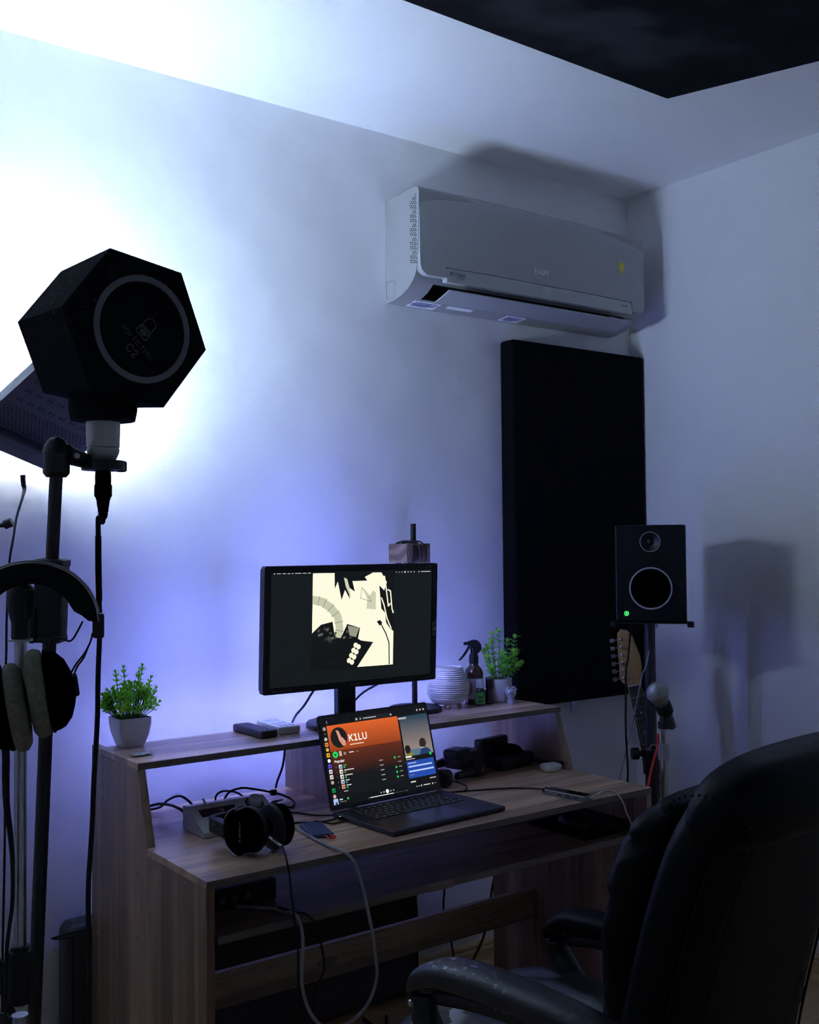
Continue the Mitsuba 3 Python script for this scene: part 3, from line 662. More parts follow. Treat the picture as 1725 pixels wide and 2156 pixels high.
def foam_col(p, n, uv):
    d = smoothstep(.66, .80, fbm(p.x * 190, p.y * 190, p.z * 190, 2)) * smoothstep(.5, .75, fbm(p.x * 21, p.y * 21, p.z * 21, 3))
    return mix((.0035, .004, .005), (.05, .054, .058), d)
pr('m_foam', proc(foam_col), .9, spec=.08)
add('studio_microphone__pop_filter', move(foam, HF), 'm_foam', 20, label='black hexagonal foam pop filter')
pr('m_ring_grey', (.135, .142, .152), .6)
off = R_ * .0072; off = off - hz * (off @ hz)
RC = (HF @ np.array([0, 0, .0002, 1]))[:3] + off
add('studio_microphone__pop_filter__ring', move(prism(Point(0, 0).buffer(.0685, quad_segs=24).difference(Point(0, 0).buffer(.0605, quad_segs=24)), .0016), frame(RC, hx, np.cross(hz, hx), hz)), 'm_ring_grey', False, label='grey ring on the front')
pr('m_print_dark', (.050, .053, .058), .7)
# print on the front: rotated with the filter
tx = nrm(R_ * .80 + D_ * .52); tx = nrm(tx - hz * (tx @ hz)); ty = np.cross(hz, tx)
TF = frame(RC + hz * .0001, tx, ty, hz)
sh = lambda x, y: TF @ frame((x, y, 0), (1, 0, 0), (0, 1, 0), (0, 0, 1))
add('studio_microphone__pop_filter__print', cat(text('POP FILTERS', .0066, sh(.006, -.0185), .0005), text('C2', .0105, sh(.0075, -.031), .0005, True)), 'm_print_dark', False, label='dark grey print POP FILTERS C2')
cap = rrect(-.0085, .0085, .004, .030, .008).difference(rrect(-.0070, .0070, .0055, .0285, .0065)).union(sbox(-.0085, .013, .0085, .0145)).union(rrect(-.0100, .0100, .0, .0125, .003).difference(sbox(-.0085, .0015, .0085, .011))).union(rrect(-.0045, .0045, .003, .0100, .002))
add('studio_microphone__pop_filter__emblem', prism(cap, .0005, sh(.003, -.009)), 'm_print_dark', False, label='dark grey microphone emblem')
mx, my = -2.4915, -1.355
hc = (HF @ np.array([0, 0, -.067, 1]))[:3]; mx, my = hc[0] + .015, hc[1] - .010
MX, MY = -2.4815, -1.310
add('studio_microphone__pop_filter__collar', loft([np.stack([MX + .041 * r * np.cos(a_), MY + .041 * r * np.sin(a_), np.full(28, z)], 1) for a_ in [np.arange(28) * 2 * np.pi / 28] for r, z in ((.62, 1.497), (1.0, 1.499), (1.06, 1.512), (1.06, 1.530))]), 'm_foam', 30)
pr('m_mic_body', (.50, .51, .47), .38, metal=.55)
add('studio_microphone__body', shift(lathe([(0, 1.444), (.013, 1.444), (.0170, 1.449), (.0205, 1.4575), (.0208, 1.462), (.0200, 1.463), (.0211, 1.465), (.0218, 1.500), (.0218, 1.53), (0, 1.53)], 40), MX, MY, 0), 'm_mic_body', 30)
add('studio_microphone__shock_ring', shift(cat(lathe([(.014, 1.434), (.0275, 1.434), (.0275, 1.446), (.014, 1.446), (.014, 1.434)], 32), shift(rbox(.018, .031, -.006, .006, 1.4325, 1.447, .003, 1), 0, 0, 0)), MX, MY, 0), 'm_plastic_black', 30)
tag('studio_microphone', 'studio microphone under a black hexagonal foam pop filter', 'microphone')
# microphone stand (black)
BX, BY = -2.5437, -1.3135
bs = (-2.558, -1.290)
swiv = np.array([BX, BY, 1.4525])
add('microphone_stand__swivel', cat(shift(lathe([(0, 1.423), (.0125, 1.423), (.0165, 1.428), (.0165, 1.452), (.0172, 1.454), (.0150, 1.462), (.0115, 1.469), (.006, 1.473), (0, 1.474)], 28), BX, BY, 0),
    cyl((BX + .010, BY - .007, 1.452), (MX - .012, MY + .0085, 1.4435), .0125, .009, 20)), 'm_plastic_black', 30)
kn = np.array([BX + .0245, BY - .018, 1.449])
add('microphone_stand__swivel__screw', cyl(kn - FW * .018, kn - FW * .0118, .0035, n=12) if False else cyl(kn - FW * .0135, kn - FW * .0120, .0035, n=12), 'm_steel', 30)
top_, mid_, low_ = np.array([BX, BY, 1.430]), np.array([-2.5475, -1.3045, 1.262]), np.array([-2.560, -1.276, .705])
dn = nrm(low_ - mid_)
foot = low_ + dn * (.66 / -dn[2])
add('microphone_stand__upper_tube', cyl(mid_ + (0, 0, .02), top_, .0081), 'm_plastic_black', 30)
gx = nrm(np.cross((0, 0, 1), FW)); 
gr = rbox(-.0178, .0178, -.0165, .0165, -.106, 0, .004, 1)
GZ = -dn; GX = nrm(R_ - GZ * (R_ @ GZ)); GF = frame(top_ + dn * .1105, GX, np.cross(GZ, GX), GZ)
add('microphone_stand__grip', move(cat(gr, rbox(-.0182, .0182, -.0172, .0172, -.1055, -.098, .002, 1), rbox(-.0182, .0182, -.0172, .0172, -.010, -.001, .002, 1)), GF), 'm_plastic_black', 30)
add('microphone_stand__lever', move(rbox(-.0195, -.012, -.021, -.012, -.106, -.062, .002, 1), GF), 'm_rubber', 30)
add('microphone_stand__lower_tube', cyl(foot, top_ + dn * .20, .0085), 'm_plastic_black', 30)
add('microphone_stand__base', shift(lathe([(0, .001), (.064, .001), (.066, .004), (.066, .016), (.06, .022), (.03, .028), (.02, .045), (0, .045)], 48), foot[0], foot[1], 0), 'm_plastic_black', 30)
tag('microphone_stand', 'black stand carrying the microphone with the foam pop filter', 'microphone stand')

# ------------------------------------------------------------------ chrome stand with headphones
CX, CY = -2.607, -1.380
def zc(py): return 1.3325 + (1150 - py) / 2240.7 * 1.25
add('chrome_stand__tube', cyl((CX, CY, .80), (CX, CY, zc(1344)), .0070), 'm_chrome', 40)
add('chrome_stand__flange', cyl((CX, CY, zc(1345)), (CX, CY, zc(1340)), .0138, n=32), 'm_steel', 30)
hd = lathe([(0, zc(1340)), (.0108, zc(1340)), (.0108, zc(1306)), (.0125, zc(1296)), (.0150, zc(1275)), (.0165, zc(1252)), (.0150, zc(1234)), (.009, zc(1222)), (0, zc(1218))], 28)
add('chrome_stand__clutch', shift(hd, CX, CY, 0), 'm_plastic_black', 40)
q = np.array([CX, CY, 0]) + R_ * .013 - FW * .010
add('chrome_stand__clutch__lever', cat(cyl((q[0], q[1], zc(1294)), (q[0], q[1], zc(1236)), .0055, .0075, 16)), 'm_rubber', 30)
add('chrome_stand__grip', shift(lathe([(0, zc(2096)), (.0140, zc(2096)), (.0150, zc(2085)), (.0142, zc(2000)), (.0130, zc(1990)), (.0105, zc(1988)), (.0105, zc(1980)), (0, zc(1980))], 32), CX, CY, 0), 'm_rubber', 30)
add('chrome_stand__lower_tube', cyl((CX, CY, .03), (CX, CY, .79), .0095), 'm_chrome', 40)
q2 = np.array([CX, CY, 0]) - R_ * .012
add('chrome_stand__arm', cat(tube([q2 + (0, 0, zc(2050)), q2 - R_ * .02 + (0, 0, zc(2010)), q2 - R_ * .05 + (0, 0, zc(1965))], .007), tube([q2 + R_ * .004 + (0, 0, zc(2142)), q2 - R_ * .02 + (0, 0, zc(2120)), q2 - R_ * .06 + (0, 0, zc(2075))], .006)), 'm_plastic_black', True)
add('chrome_stand__base', shift(lathe([(0, .001), (.058, .001), (.060, .006), (.058, .018), (.03, .026), (.016, .05), (0, .05)], 48), CX, CY, 0), 'm_plastic_black', 30)
tag('chrome_stand', 'chrome microphone stand at the left edge with headphones hung on its head', 'microphone stand')

va = math.radians(18.6)
HR, HV = nrm(R_ * math.cos(va) + FW * math.sin(va)), nrm(FW * math.cos(va) - R_ * math.sin(va))
HC = np.array([-2.6134, -1.4390, 0])               # headphones hang in the plane of R_
def hp(px, py, d=0.0):                           # millimetre-true spot in that plane: px right, py up from the band centre
    return HC + HR * px + np.array([0, 0, 1.2475]) + np.array([0, 0, 1]) * py + HV * d
ang = np.linspace(math.radians(188), math.radians(2), 26)
def arc(r, d, zs=.96): return [hp(r * math.cos(a), r * math.sin(a) * zs, d) for a in ang]
def band(r0, r1, d0, d1):
    rings = []
    for a in ang:
        c_, s_ = math.cos(a), math.sin(a) * .96
        k = min(1, max(0, math.sin(a) * 3.2)) if r1 - r0 > .006 else 1
        ri = r1 - (r1 - r0) * (.35 + .65 * k)
        e = (r1 - ri) * .3
        rings.append(np.array([hp(r * c_, r * s_, d) for r, d in ((r1, d0 + .004), (r1, d1 - .004), (r1 - e, d1), (ri + e, d1), (ri, d1 - .006), (ri, d0 + .006), (ri + e, d0), (r1 - e, d0))]))
    return loft(rings)
add('studio_headphones__headband', band(.0475, .0735, -.016, .016), 'm_matte_black', 40)
add('studio_headphones__headband__edge_wire', cat(tube(arc(.0728, -.0172), .0009, 6, 3), tube(arc(.0745, -.010), .0012, 6, 3)), 'm_steel', True, label='thin silver edge')
for i, s in enumerate((1, -1)):
    q = hp(s * .0735, -.0060); sl = rbox(-.0062, .0062, -.012, .012, -.012, .0155, .002, 1)
    add(f'studio_headphones__{num("slider", i)}', move(sl, frame(q, HR, np.cross((0, 0, 1), HR), (0, 0, 1))), 'm_plastic_black', 30)
def velour(p, n, uv):
    return mix((.095, .094, .062), (.25, .245, .165), fbm(p.x * 260, p.y * 260, p.z * 190, 3))
scene['m_velour_in'] = {'type': 'principled', 'base_color': proc(velour), 'roughness': .95, 'specular': .1, 'sheen': .6}
mat('m_velour', {'type': 'bumpmap', 'arbitrary': proc(lambda p, n, uv: fbm(p.x * 420, p.y * 420, p.z * 420, 2), 5e-4), 'scale': .0016, 'bsdf': scene.pop('m_velour_in')})
def cup(tilt, ox, oz, s):
    """cup with its axis along s * R_, tilted in the plane"""
    ax = nrm(HR * math.cos(tilt) * s + np.array([0, 0, 1]) * math.sin(tilt) * s)
    return frame(hp(ox, oz), HV, np.cross(ax, HV), ax)
pad = lathe([(.016, .0), (.030, -.0005), (.043, .001), (.0495, .006), (.0505, .012), (.048, .018), (.040, .021), (.016, .021), (.016, .0)], 48)
v = pad.vertices; v *= 1 + .012 * (meshkit.noise(v * 260, 3)[:, None] - .5); pad.vertices = v
shell = lathe([(0, .0500), (.012, .0500), (.020, .0480), (.033, .0430), (.042, .0350), (.0445, .0290), (.0455, .024), (.047, .0235), (.047, .0205), (0, .0205)], 48)
for i, (fr, nm) in enumerate(((cup(.14, -.0020, -.0800, 1), 0), (cup(.17, -.0035, -.0910, -1), 1))):
    add(f'studio_headphones__{num("ear_pad", i)}', move(pad, fr), 'm_velour', 50, label='grey velour ear pad')
    add(f'studio_headphones__{num("ear_cup", i)}', move(shell, fr), 'm_plastic_black', 30)
    add(f'studio_headphones__{num("ear_cup", i)}__pivot', move(rbox(-.012, .012, -.010, .014, .042, .0545, .003, 1), fr), 'm_rubber', 30)
leads = [[(-2.567, -1.477, 1.25), (-2.572, -1.473, 1.238), (-2.576, -1.47, 1.23), (-2.58, -1.467, 1.228), (-2.586, -1.463, 1.231), (-2.592, -1.458, 1.231), (-2.597, -1.454, 1.222), (-2.598, -1.452, 1.205)],
         [(-2.558, -1.484, 1.237), (-2.56, -1.482, 1.227), (-2.565, -1.477, 1.214), (-2.573, -1.471, 1.201), (-2.58, -1.466, 1.186)], [(-2.562, -1.479, 1.22), (-2.566, -1.477, 1.209), (-2.572, -1.472, 1.198), (-2.576, -1.469, 1.184)],
         [(-2.668, -1.402, 1.225), (-2.660, -1.420, 1.215), (-2.648, -1.438, 1.205), (-2.644, -1.443, 1.185)]]
for i, l in enumerate(leads): add(f'studio_headphones__{num("lead", i)}', tube(l, .0011, 8), 'm_rubber', True)
hm = [(-2.6365, -1.4240, 1.108), (-2.635, -1.421, 1.095), (-2.632, -1.41, 1.066), (-2.628, -1.4, 1.036), (-2.622, -1.394, 1.001), (-2.619, -1.392, .965), (-2.619, -1.390, .921), (-2.626, -1.394, .871), (-2.628, -1.396, .777), (-2.626, -1.392, .60), (-2.60, -1.42, .30), (-2.54, -1.48, .012), (-2.50, -1.62, .006)]
add('studio_headphones__cable', tube(hm, [.0042, .0042, .0035, .0024, .0022, .0022, .0022, .0022], 10), 'm_rubber', True)
tag('studio_headphones', 'black headphones with grey velour pads hanging at the left', 'headphones')

# ------------------------------------------------------------------ speaker on its stand
sn = nrm((-2.484, -2.15, 0)); sx = np.cross((0, 0, 1), sn)
SF = frame((-0.498, -0.514, 1.0945), sx, (0, 0, 1), sn)                  # x right, y up, z out of the front
SW, SH, SD = .1045, .2925, .20
cab = cut(rbox(-SW, SW, 0, SH, -SD, 0, .006, 2), cyl((0, .2415, -.012), (0, .2415, .01), .0262, n=40), cyl((0, .1015, -.030), (0, .1015, .01), .0575, n=48))
pr('m_speaker', (.004, .004, .006), .26, spec=.22)
add('studio_monitor_speaker__cabinet', move(cab, SF), 'm_speaker', 30)
pr('m_trim_grey', (.40, .41, .45), .4, metal=.3)
ringm = lambda r0, r1, h: lathe([(r0, 0), (r1, 0), (r1, h * .7), (r1 - .0006, h), (r0 + .0006, h), (r0, h * .7), (r0, 0)], 64)
at_ = lambda x, y, z: SF @ frame((x, y, z), (1, 0, 0), (0, 1, 0), (0, 0, 1))
add('studio_monitor_speaker__tweeter', move(lathe([(0, -.0115), (.0278, -.0115), (.0278, .0003), (.0262, .0002), (.022, -.0025), (.0115, -.0085), (.0105, -.0095), (.0095, -.0075), (.006, -.0045), (0, -.0035)], 48), at_(0, .2415, 0)), 'm_plastic_black', 40)
add('studio_monitor_speaker__tweeter__ring', move(ringm(.0288, .0304, .0016), at_(0, .2415, 0)), 'm_trim_grey', 30, label='thin grey ring')
add('studio_monitor_speaker__woofer', move(lathe([(0, -.026), (.015, -.029), (.0152, -.0215), (.041, -.008), (.0425, -.0075), (.045, -.002), (.049, .0005), (.053, -.002), (.0555, -.004), (.0575, -.004), (.0575, -.0295), (0, -.0298)], 64), at_(0, .1015, 0)), pr('m_cone', (.012, .012, .016), .34, spec=.5), 40)
add('studio_monitor_speaker__woofer__dust_cap', move(lathe([(0, -.0165), (.006, -.0175), (.0115, -.020), (.015, -.0235), (.015, -.026), (0, -.026)], 40), at_(0, .1015, 0)), 'm_cone', 40)
add('studio_monitor_speaker__woofer__ring', move(ringm(.0590, .0640, .0028), at_(0, .1015, 0)), 'm_trim_grey', 30, label='grey ring')
scene['studio_monitor_speaker__power_light'] = mikit.ply(move(cat(prism(Point(0, 0).buffer(.0072, quad_segs=12).difference(Point(0, 0).buffer(.0056, quad_segs=12)), .0012),
    *[move(prism(p_, .0012), np.eye(4)) for p_ in (Point(0, .0026).buffer(.0014), sbox(-.0010, -.0030, .0014, .0016), Polygon([(-.0036, .0016), (-.001, .0014), (-.001, .0002), (-.0032, -.0002)]), Polygon([(.0014, .0010), (.0036, .0022), (.0034, .0004), (.0014, -.0004)]), Polygon([(-.001, -.0028), (-.0030, -.0044), (-.0018, -.0046), (.0004, -.0028)]), Polygon([(.0006, -.0028), (.0022, -.0046), (.0032, -.0040), (.0014, -.0026)]))]), at_(-.0725, .0260, .0002)), 'm_white_plastic', smooth=False, emitter={'type': 'area', 'radiance': rgb((.03, 1.5, .12))})
tag('studio_monitor_speaker__power_light', 'glowing green round power emblem')
add('studio_monitor_speaker__badge_disc', move(cyl((0, 0, 0), (0, 0, .0006), .0072, n=24), at_(-.0725, .0260, -.0004)), pr('m_green_dark', (.01, .10, .02), .4), 30)
tag('studio_monitor_speaker', 'black studio speaker with grey rings and green light on a stand', 'speaker')
pp_ = (SF @ np.array([-.006, 0, -.115, 1]))[:3]
PX, PY = pp_[0], pp_[1]
add('speaker_stand__top_plate', move(cat(prism(rrect(-.105, .108, -.215, .004, .006), .004)), SF @ frame((0, -.0006, 0), (1, 0, 0), (0, 0, 1), (0, -1, 0)) @ np.diag([1, 1, 1, 1.0])), 'm_plastic_black', False)
for i, (x0, x1, y, t) in enumerate(((-.122, -.1046, -.004, -12), (.1046, .124, -.006, 14))):
    fl_ = move(rbox(x0, x1, -.014, .002, -.03, .012, .002, 1), SF @ frame((0, 0, 0), (1, 0, 0), (0, 1, 0), (0, 0, 1)))
    add(f'speaker_stand__{num("edge_clip", i)}', fl_, 'm_rubber', 30)
add('speaker_stand__pole', cat(cyl((PX, PY, .42), (PX, PY, 1.0898), .0172, n=32)), pr('m_pole_paint', (.010, .010, .016), .32), 40)
add('speaker_stand__lower_pole', cyl((PX, PY, .03), (PX, PY, .66), .0205, n=32), 'm_plastic_black', 40)
zk = 1.3325 - (1597 - 1150) / 2240.7 * 3.3
add('speaker_stand__collar', cat(shift(lathe([(.0176, zk - .055), (.026, zk - .055), (.027, zk - .02), (.029, zk - .016), (.029, zk + .02), (.024, zk + .028), (.0176, zk + .028), (.0176, zk - .055)], 28), PX, PY, 0)), 'm_plastic_black', 30)
q = np.array([PX, PY, zk + .006])
add('speaker_stand__knob', cat(cyl(q - R_ * .024, q - R_ * .042, .009), cyl(q - R_ * .040, q - R_ * .062, .0185, .0175, 10)), 'm_plastic_black', 30)
lp = q - FW * .026 + np.array([0, 0, .022])
add('speaker_stand__pull_ring', tube([lp + R_ * (.011 * math.cos(a)) + np.array([0, 0, .011 * math.sin(a)]) for a in np.linspace(0, 2 * math.pi, 20)], .0016, 8, 2), 'm_steel', True)
hk = np.array([PX, PY, 1.066]) + R_ * .017
add('speaker_stand__hook', tube([hk, hk + R_ * .004 + (0, 0, .003), hk + R_ * .008 + (0, 0, .009), hk + R_ * .005 + (0, 0, .013), hk + R_ * .001 + (0, 0, .010)], .0014, 8), 'm_plastic_black', True)
for i, d in enumerate((70, 190, 310)):
    c_, s_ = math.cos(math.radians(d)), math.sin(math.radians(d)); L_ = .17
    add(f'speaker_stand__{num("leg", i)}', tube([(PX, PY, .33), (PX + c_ * L_ * .55, PY + s_ * L_ * .55, .15), (PX + c_ * L_, PY + s_ * L_, .014)], .011), 'm_plastic_black', True)
tag('speaker_stand', 'black pole stand under the studio speaker', 'speaker stand')

# ------------------------------------------------------------------ electric guitar leaning in the corner
gd = nrm(np.array([-.405, -.385, .874]) - np.array([-.348, -.415, .575])); gn = nrm(np.array([-.62, -.78, 0]) - gd * (np.array([-.62, -.78, 0]) @ gd)); gxx = np.cross(gd, gn)
GT = frame((-.4065, -.362, .8865), gxx, gd, gn)                            # nut at the origin, y up along the head
if gxx @ R_ < 0: GT = frame((-.4065, -.362, .8865), -gxx, gd, -gn) if False else GT
pr('m_maple', proc(lambda p, n, uv: mix((.36, .21, .075), (.50, .31, .12), fbm(p.x * 40, p.y * 40, p.z * 7, 3))), .35)
pr('m_rosewood', proc(lambda p, n, uv: mix((.020, .014, .010), (.05, .034, .024), fbm(p.x * 90, p.y * 90, p.z * 14, 3))), .5)
sgn = 1.0 if gxx @ R_ > 0 else -1.0
fx = lambda pl: [(x * sgn, y) for x, y in pl]
head = Polygon(fx([(-.021, 0), (.021, 0), (.024, .020), (.034, .050), (.036, .085), (.030, .120), (.026, .150), (.014, .172), (-.004, .178), (-.016, .168), (-.022, .148), (-.0265, .120), (-.034, .060), (-.041, .024), (-.036, .012), (-.026, .006)])).buffer(.003).buffer(-.003)
add('electric_guitar__headstock', move(prism(head, .014), GT @ frame((0, 0, -.010), (1, 0, 0), (0, 1, 0), (0, 0, 1))), 'm_maple', False)
for i in range(6):
    y = .026 + i * .0245; x = sgn * (-.029 + i * .0034)
    add(f'electric_guitar__{num("tuner", i)}', move(cat(shift(lathe([(0, 0), (.0052, 0), (.0052, .0035), (.0034, .005), (.0034, .012), (0, .012)], 16), x, y, .0042), cyl((x - sgn * .008, y, -.006), (x - sgn * .020, y, -.006), .0022, n=8), rbox(min(x - sgn * .020, x - sgn * .034), max(x - sgn * .020, x - sgn * .034), y - .0065, y + .0065, -.0085, -.0035, .002, 1)), GT), 'm_chrome', 30)
add('electric_guitar__nut', move(box(-.0215, .0215, -.0045, 0, .0, .008), GT), pr('m_bone', (.55, .53, .47), .4), False)
nk = Polygon([(-.021, -.004), (.021, -.004), (.0285, -.50), (-.0285, -.50)])
add('electric_guitar__neck', move(prism(nk, .016), GT @ frame((0, 0, -.018), (1, 0, 0), (0, 1, 0), (0, 0, 1))), 'm_maple', False)
add('electric_guitar__fretboard', move(prism(nk, .006), GT @ frame((0, 0, -.0019), (1, 0, 0), (0, 1, 0), (0, 0, 1))), 'm_rosewood', False)
fr_ = lambda k: .648 * (1 - 2 ** (-k / 12))
for k in range(1, 22):
    y = -.004 - fr_(k); w = .021 + .0075 * (-y / .5)
    if y > -.50: add(f'electric_guitar__{num("fret", k - 1)}', move(box(-w, w, y - .0011, y + .0011, .0040, .0052), GT), 'm_steel', False)
for i, k in enumerate((3, 5, 7, 9, 15, 17)):
    y = -.004 - (fr_(k) + fr_(k - 1)) / 2
    add(f'electric_guitar__{num("inlay", i)}', move(cyl((0, y, .0040), (0, y, .0044), .0035, n=16), GT), 'm_bone', False)
for i in range(6):
    x = (-.0165 + .0066 * i)
    add(f'electric_guitar__{num("string", i)}', move(cyl((x * 1.4, -.62, .011), (x, .0, .0085), .0005, n=5), GT), 'm_steel', False)
gb = [(-.03, -.43), (-.10, -.40), (-.15, -.44), (-.155, -.52), (-.12, -.60), (-.125, -.66), (-.17, -.73), (-.165, -.82), (-.09, -.868), (0, -.875), (.09, -.868), (.165, -.82), (.17, -.73), (.125, -.66), (.12, -.61), (.14, -.55), (.12, -.49), (.07, -.475), (.03, -.50)]
gb = Polygon(spline(gb + gb[:1], 6)[:-1, :2] if False else np.asarray(spline([(x, y, 0) for x, y in gb + gb[:1]], 6))[:-1, :2]).buffer(0)
add('electric_guitar__body', move(prism(gb, .042), GT @ frame((0, 0, -.046), (1, 0, 0), (0, 1, 0), (0, 0, 1))), 'm_gloss_black', 20)
add('electric_guitar__bridge', move(box(-.03, .03, -.64, -.60, -.0039, .010, .002), GT), 'm_chrome', False)
tag('electric_guitar', 'electric guitar with maple headstock standing behind the speaker stand', 'guitar')

# ------------------------------------------------------------------ vocal microphone on a chrome stand at the right
VX, VY = -.6565, -.6885
def zr(py): return 1.3325 + (1149 - py) / 2240.7 * 2.95
def grille(p, n, uv):
    a = dr.sin((p.x * .8 - p.y * .6) * 2100) * dr.sin(p.z * 2100)
    return mix((.16, .165, .17), (.62, .63, .64), smoothstep(-.2, .5, a))
pr('m_grille', proc(grille), .45, metal=.6)
bc = np.array([-.674, -.684, .917]); ma = nrm(R_ * .42 + D_ * .85 + FW * .3)
MFv = frame_z(bc, ma)
add('vocal_microphone__grille', move(lathe([(0, -.0302), (.011, -.0285), (.021, -.022), (.028, -.012), (.0305, 0), (.0302, .004), (.026, .017), (.0195, .030), (0, .030)], 40), MFv), 'm_grille', 50, label='silver mesh ball')
add('vocal_microphone__grille__band', move(ringm(.0296, .0312, .005), MFv @ frame((0, 0, -.001), (1, 0, 0), (0, 1, 0), (0, 0, 1))), 'm_steel', 30)
add('vocal_microphone__handle', move(lathe([(0, .028), (.0195, .028), (.021, .034), (.019, .042), (.0165, .055), (.011, .12), (0, .122)], 32), MFv), pr('m_mic_grey', (.05, .052, .056), .4, metal=.4), 30)
tag('vocal_microphone', 'vocal microphone with a silver ball grille by the speaker stand', 'microphone')
vh = bc + ma * .045
add('vocal_microphone_stand__clip', cat(move(ringm(.0175, .0225, .03), MFv @ frame((0, 0, .038), (1, 0, 0), (0, 1, 0), (0, 0, 1))), cyl((VX - .001, VY, zr(1541)), (vh[0] + .004, vh[1], vh[2] - .020), .0125, .011), cyl((VX, VY, zr(1540)), (VX, VY, zr(1527)), .0150)), 'm_rubber', 30)
add('vocal_microphone_stand__tube', cyl((VX, VY, zr(1580)), (VX, VY, zr(1539)), .0072), 'm_chrome', 40)
add('vocal_microphone_stand__collar', cat(cyl((VX, VY, zr(1606)), (VX, VY, zr(1577)), .0160, n=8), cyl((VX, VY, zr(1577)), (VX, VY, zr(1573)), .0155, n=32)), 'm_steel', 30)
add('vocal_microphone_stand__lower_tube', cyl((VX, VY, .04), (VX, VY, zr(1603)), .0115, n=32), 'm_chrome', 40)
add('vocal_microphone_stand__base', shift(lathe([(0, .001), (.09, .001), (.092, .006), (.088, .016), (.03, .024), (.015, .05), (0, .05)], 40), VX, VY, 0), 'm_plastic_black', 30)
tag('vocal_microphone_stand', 'chrome stand of the vocal microphone at the right end of the desk', 'microphone stand')


# ------------------------------------------------------------------ on the raised shelf
def square_loft(levels, cx, cy, q=5):
    """rounded square rings: (half width, corner radius, z)"""
    rings = []
    for w, r, z in levels:
        p = np.array(rrect(-w, w, -w, w, r, q).exterior.coords)[:-1]
        rings.append(np.column_stack([p[:, 0] + cx, p[:, 1] + cy, np.full(len(p), z)]))
    return rings
pr('m_pot', (.70, .71, .70), .32)
pr('m_soil', (.03, .045, .015), .9)
def leaf_mesh(l, w, curl, cup=.25):
    """leaf along y from the origin, face up"""
    t = np.linspace(0, 1, 5); ww = w * np.array([.12, .8, 1, .66, .02]); v, f = [], []
    for i, (a, b) in enumerate(zip(t, ww)):
        z = curl * l * a * a
        v += [(-b, a * l, z + cup * b), (0, a * l, z), (b, a * l, z + cup * b)]
    for i in range(4):
        for j in range(2):
            k = i * 3 + j; f += [(k, k + 1, k + 4), (k, k + 4, k + 3)]
    return trimesh.Trimesh(v, f, process=False)
def leafmat(key, a, b):
    d = {'type': 'principledthin', 'base_color': proc(lambda p, n, uv: mix(a, b, fbm(p.x * 34, p.y * 34, p.z * 34, 2))), 'roughness': .42, 'diff_trans': .7}
    return mat(key, d)
leafmat('m_leaf_a', (.15, .50, .05), (.46, .80, .10))
leafmat('m_leaf_b', (.12, .44, .09), (.32, .70, .15))
pr('m_stem', (.05, .13, .04), .6)
PLX, PLY = -2.000, -.190
outer = square_loft([(.0245, .004, ZS + .0005), (.0275, .005, ZS + .004), (.0355, .006, ZS + .030), (.0395, .006, ZS + .052), (.0400, .006, ZS + .0700), (.0375, .005, ZS + .0705), (.0368, .005, ZS + .062)], PLX, PLY)
add('potted_plant__pot', loft(outer), 'm_pot', 35)
add('potted_plant__soil', box(PLX - .0355, PLX + .0355, PLY - .0355, PLY + .0355, ZS + .0615, ZS + .0655), 'm_soil', False)
r_ = np.random.default_rng(5)
stems, tips = [], []
spots = [(-.040, -.01, .118, 1), (-.012, .01, .125, 1), (.030, .0, .128, 1), (.018, -.01, .112, 1), (.048, -.01, .098, 1), (.062, -.005, .070, 1), (-.055, 0, .075, 1), (-.062, -.01, .055, 1)]
for k in range(70):
    a = r_.random() * 2 * math.pi; e = math.acos(1 - r_.random() * .98)
    rad = .058 + .010 * r_.random()
    spots.append((rad * math.sin(e) * math.cos(a) * 1.02, rad * math.sin(e) * math.sin(a) * .95, .040 + rad * math.cos(e) * .85, 0))
lm = leaf_mesh(.0135, .0034, .25)
leaves = []
for x, y, z, tall in spots:
    tip = np.array([PLX + x, PLY + y, ZS + .062 + z * (.92 if not tall else .98)])
    root = np.array([PLX + x * .25, PLY + y * .25, ZS + .060])
    d = nrm(tip - root + np.array([0, 0, .01]))
    stems.append(tube([root, (root + tip) / 2 + (x * .12, y * .12, 0), tip], .0009, 5, 3))
    for lev in range(4 if tall else 3):
        b = tip - d * .0105 * lev
        nL = 7 if lev < 2 else 5
        for j in range(nL):
            a = 2 * math.pi * j / nL + lev * .6 + r_.random() * .3
            fz = frame_z(b, d, (1, 0, 0) if abs(d[2]) > .9 else (0, 0, 1))
            tl = (.95, .55, .25, .1)[lev] + .1 * r_.normal()
            dirv = fz[:3, 0] * math.cos(a) + fz[:3, 1] * math.sin(a)
            yv = nrm(dirv * math.cos(tl) + d * math.sin(tl)); zv = nrm(d - yv * (d @ yv)); s_ = (.72, 1, 1.05, .95)[lev] * (.85 + .3 * r_.random())
            leaves.append(move(lm, frame(b, np.cross(yv, zv) * s_, yv * s_, zv * s_)))
add('potted_plant__foliage', cat(leaves), 'm_leaf_a', True, label='bright green clustered leaves', kind='stuff')
add('potted_plant__stems', cat(stems), 'm_stem', True, kind='stuff')
tag('potted_plant', 'small bright green plant in a square white pot on the left end of the shelf', 'plant')
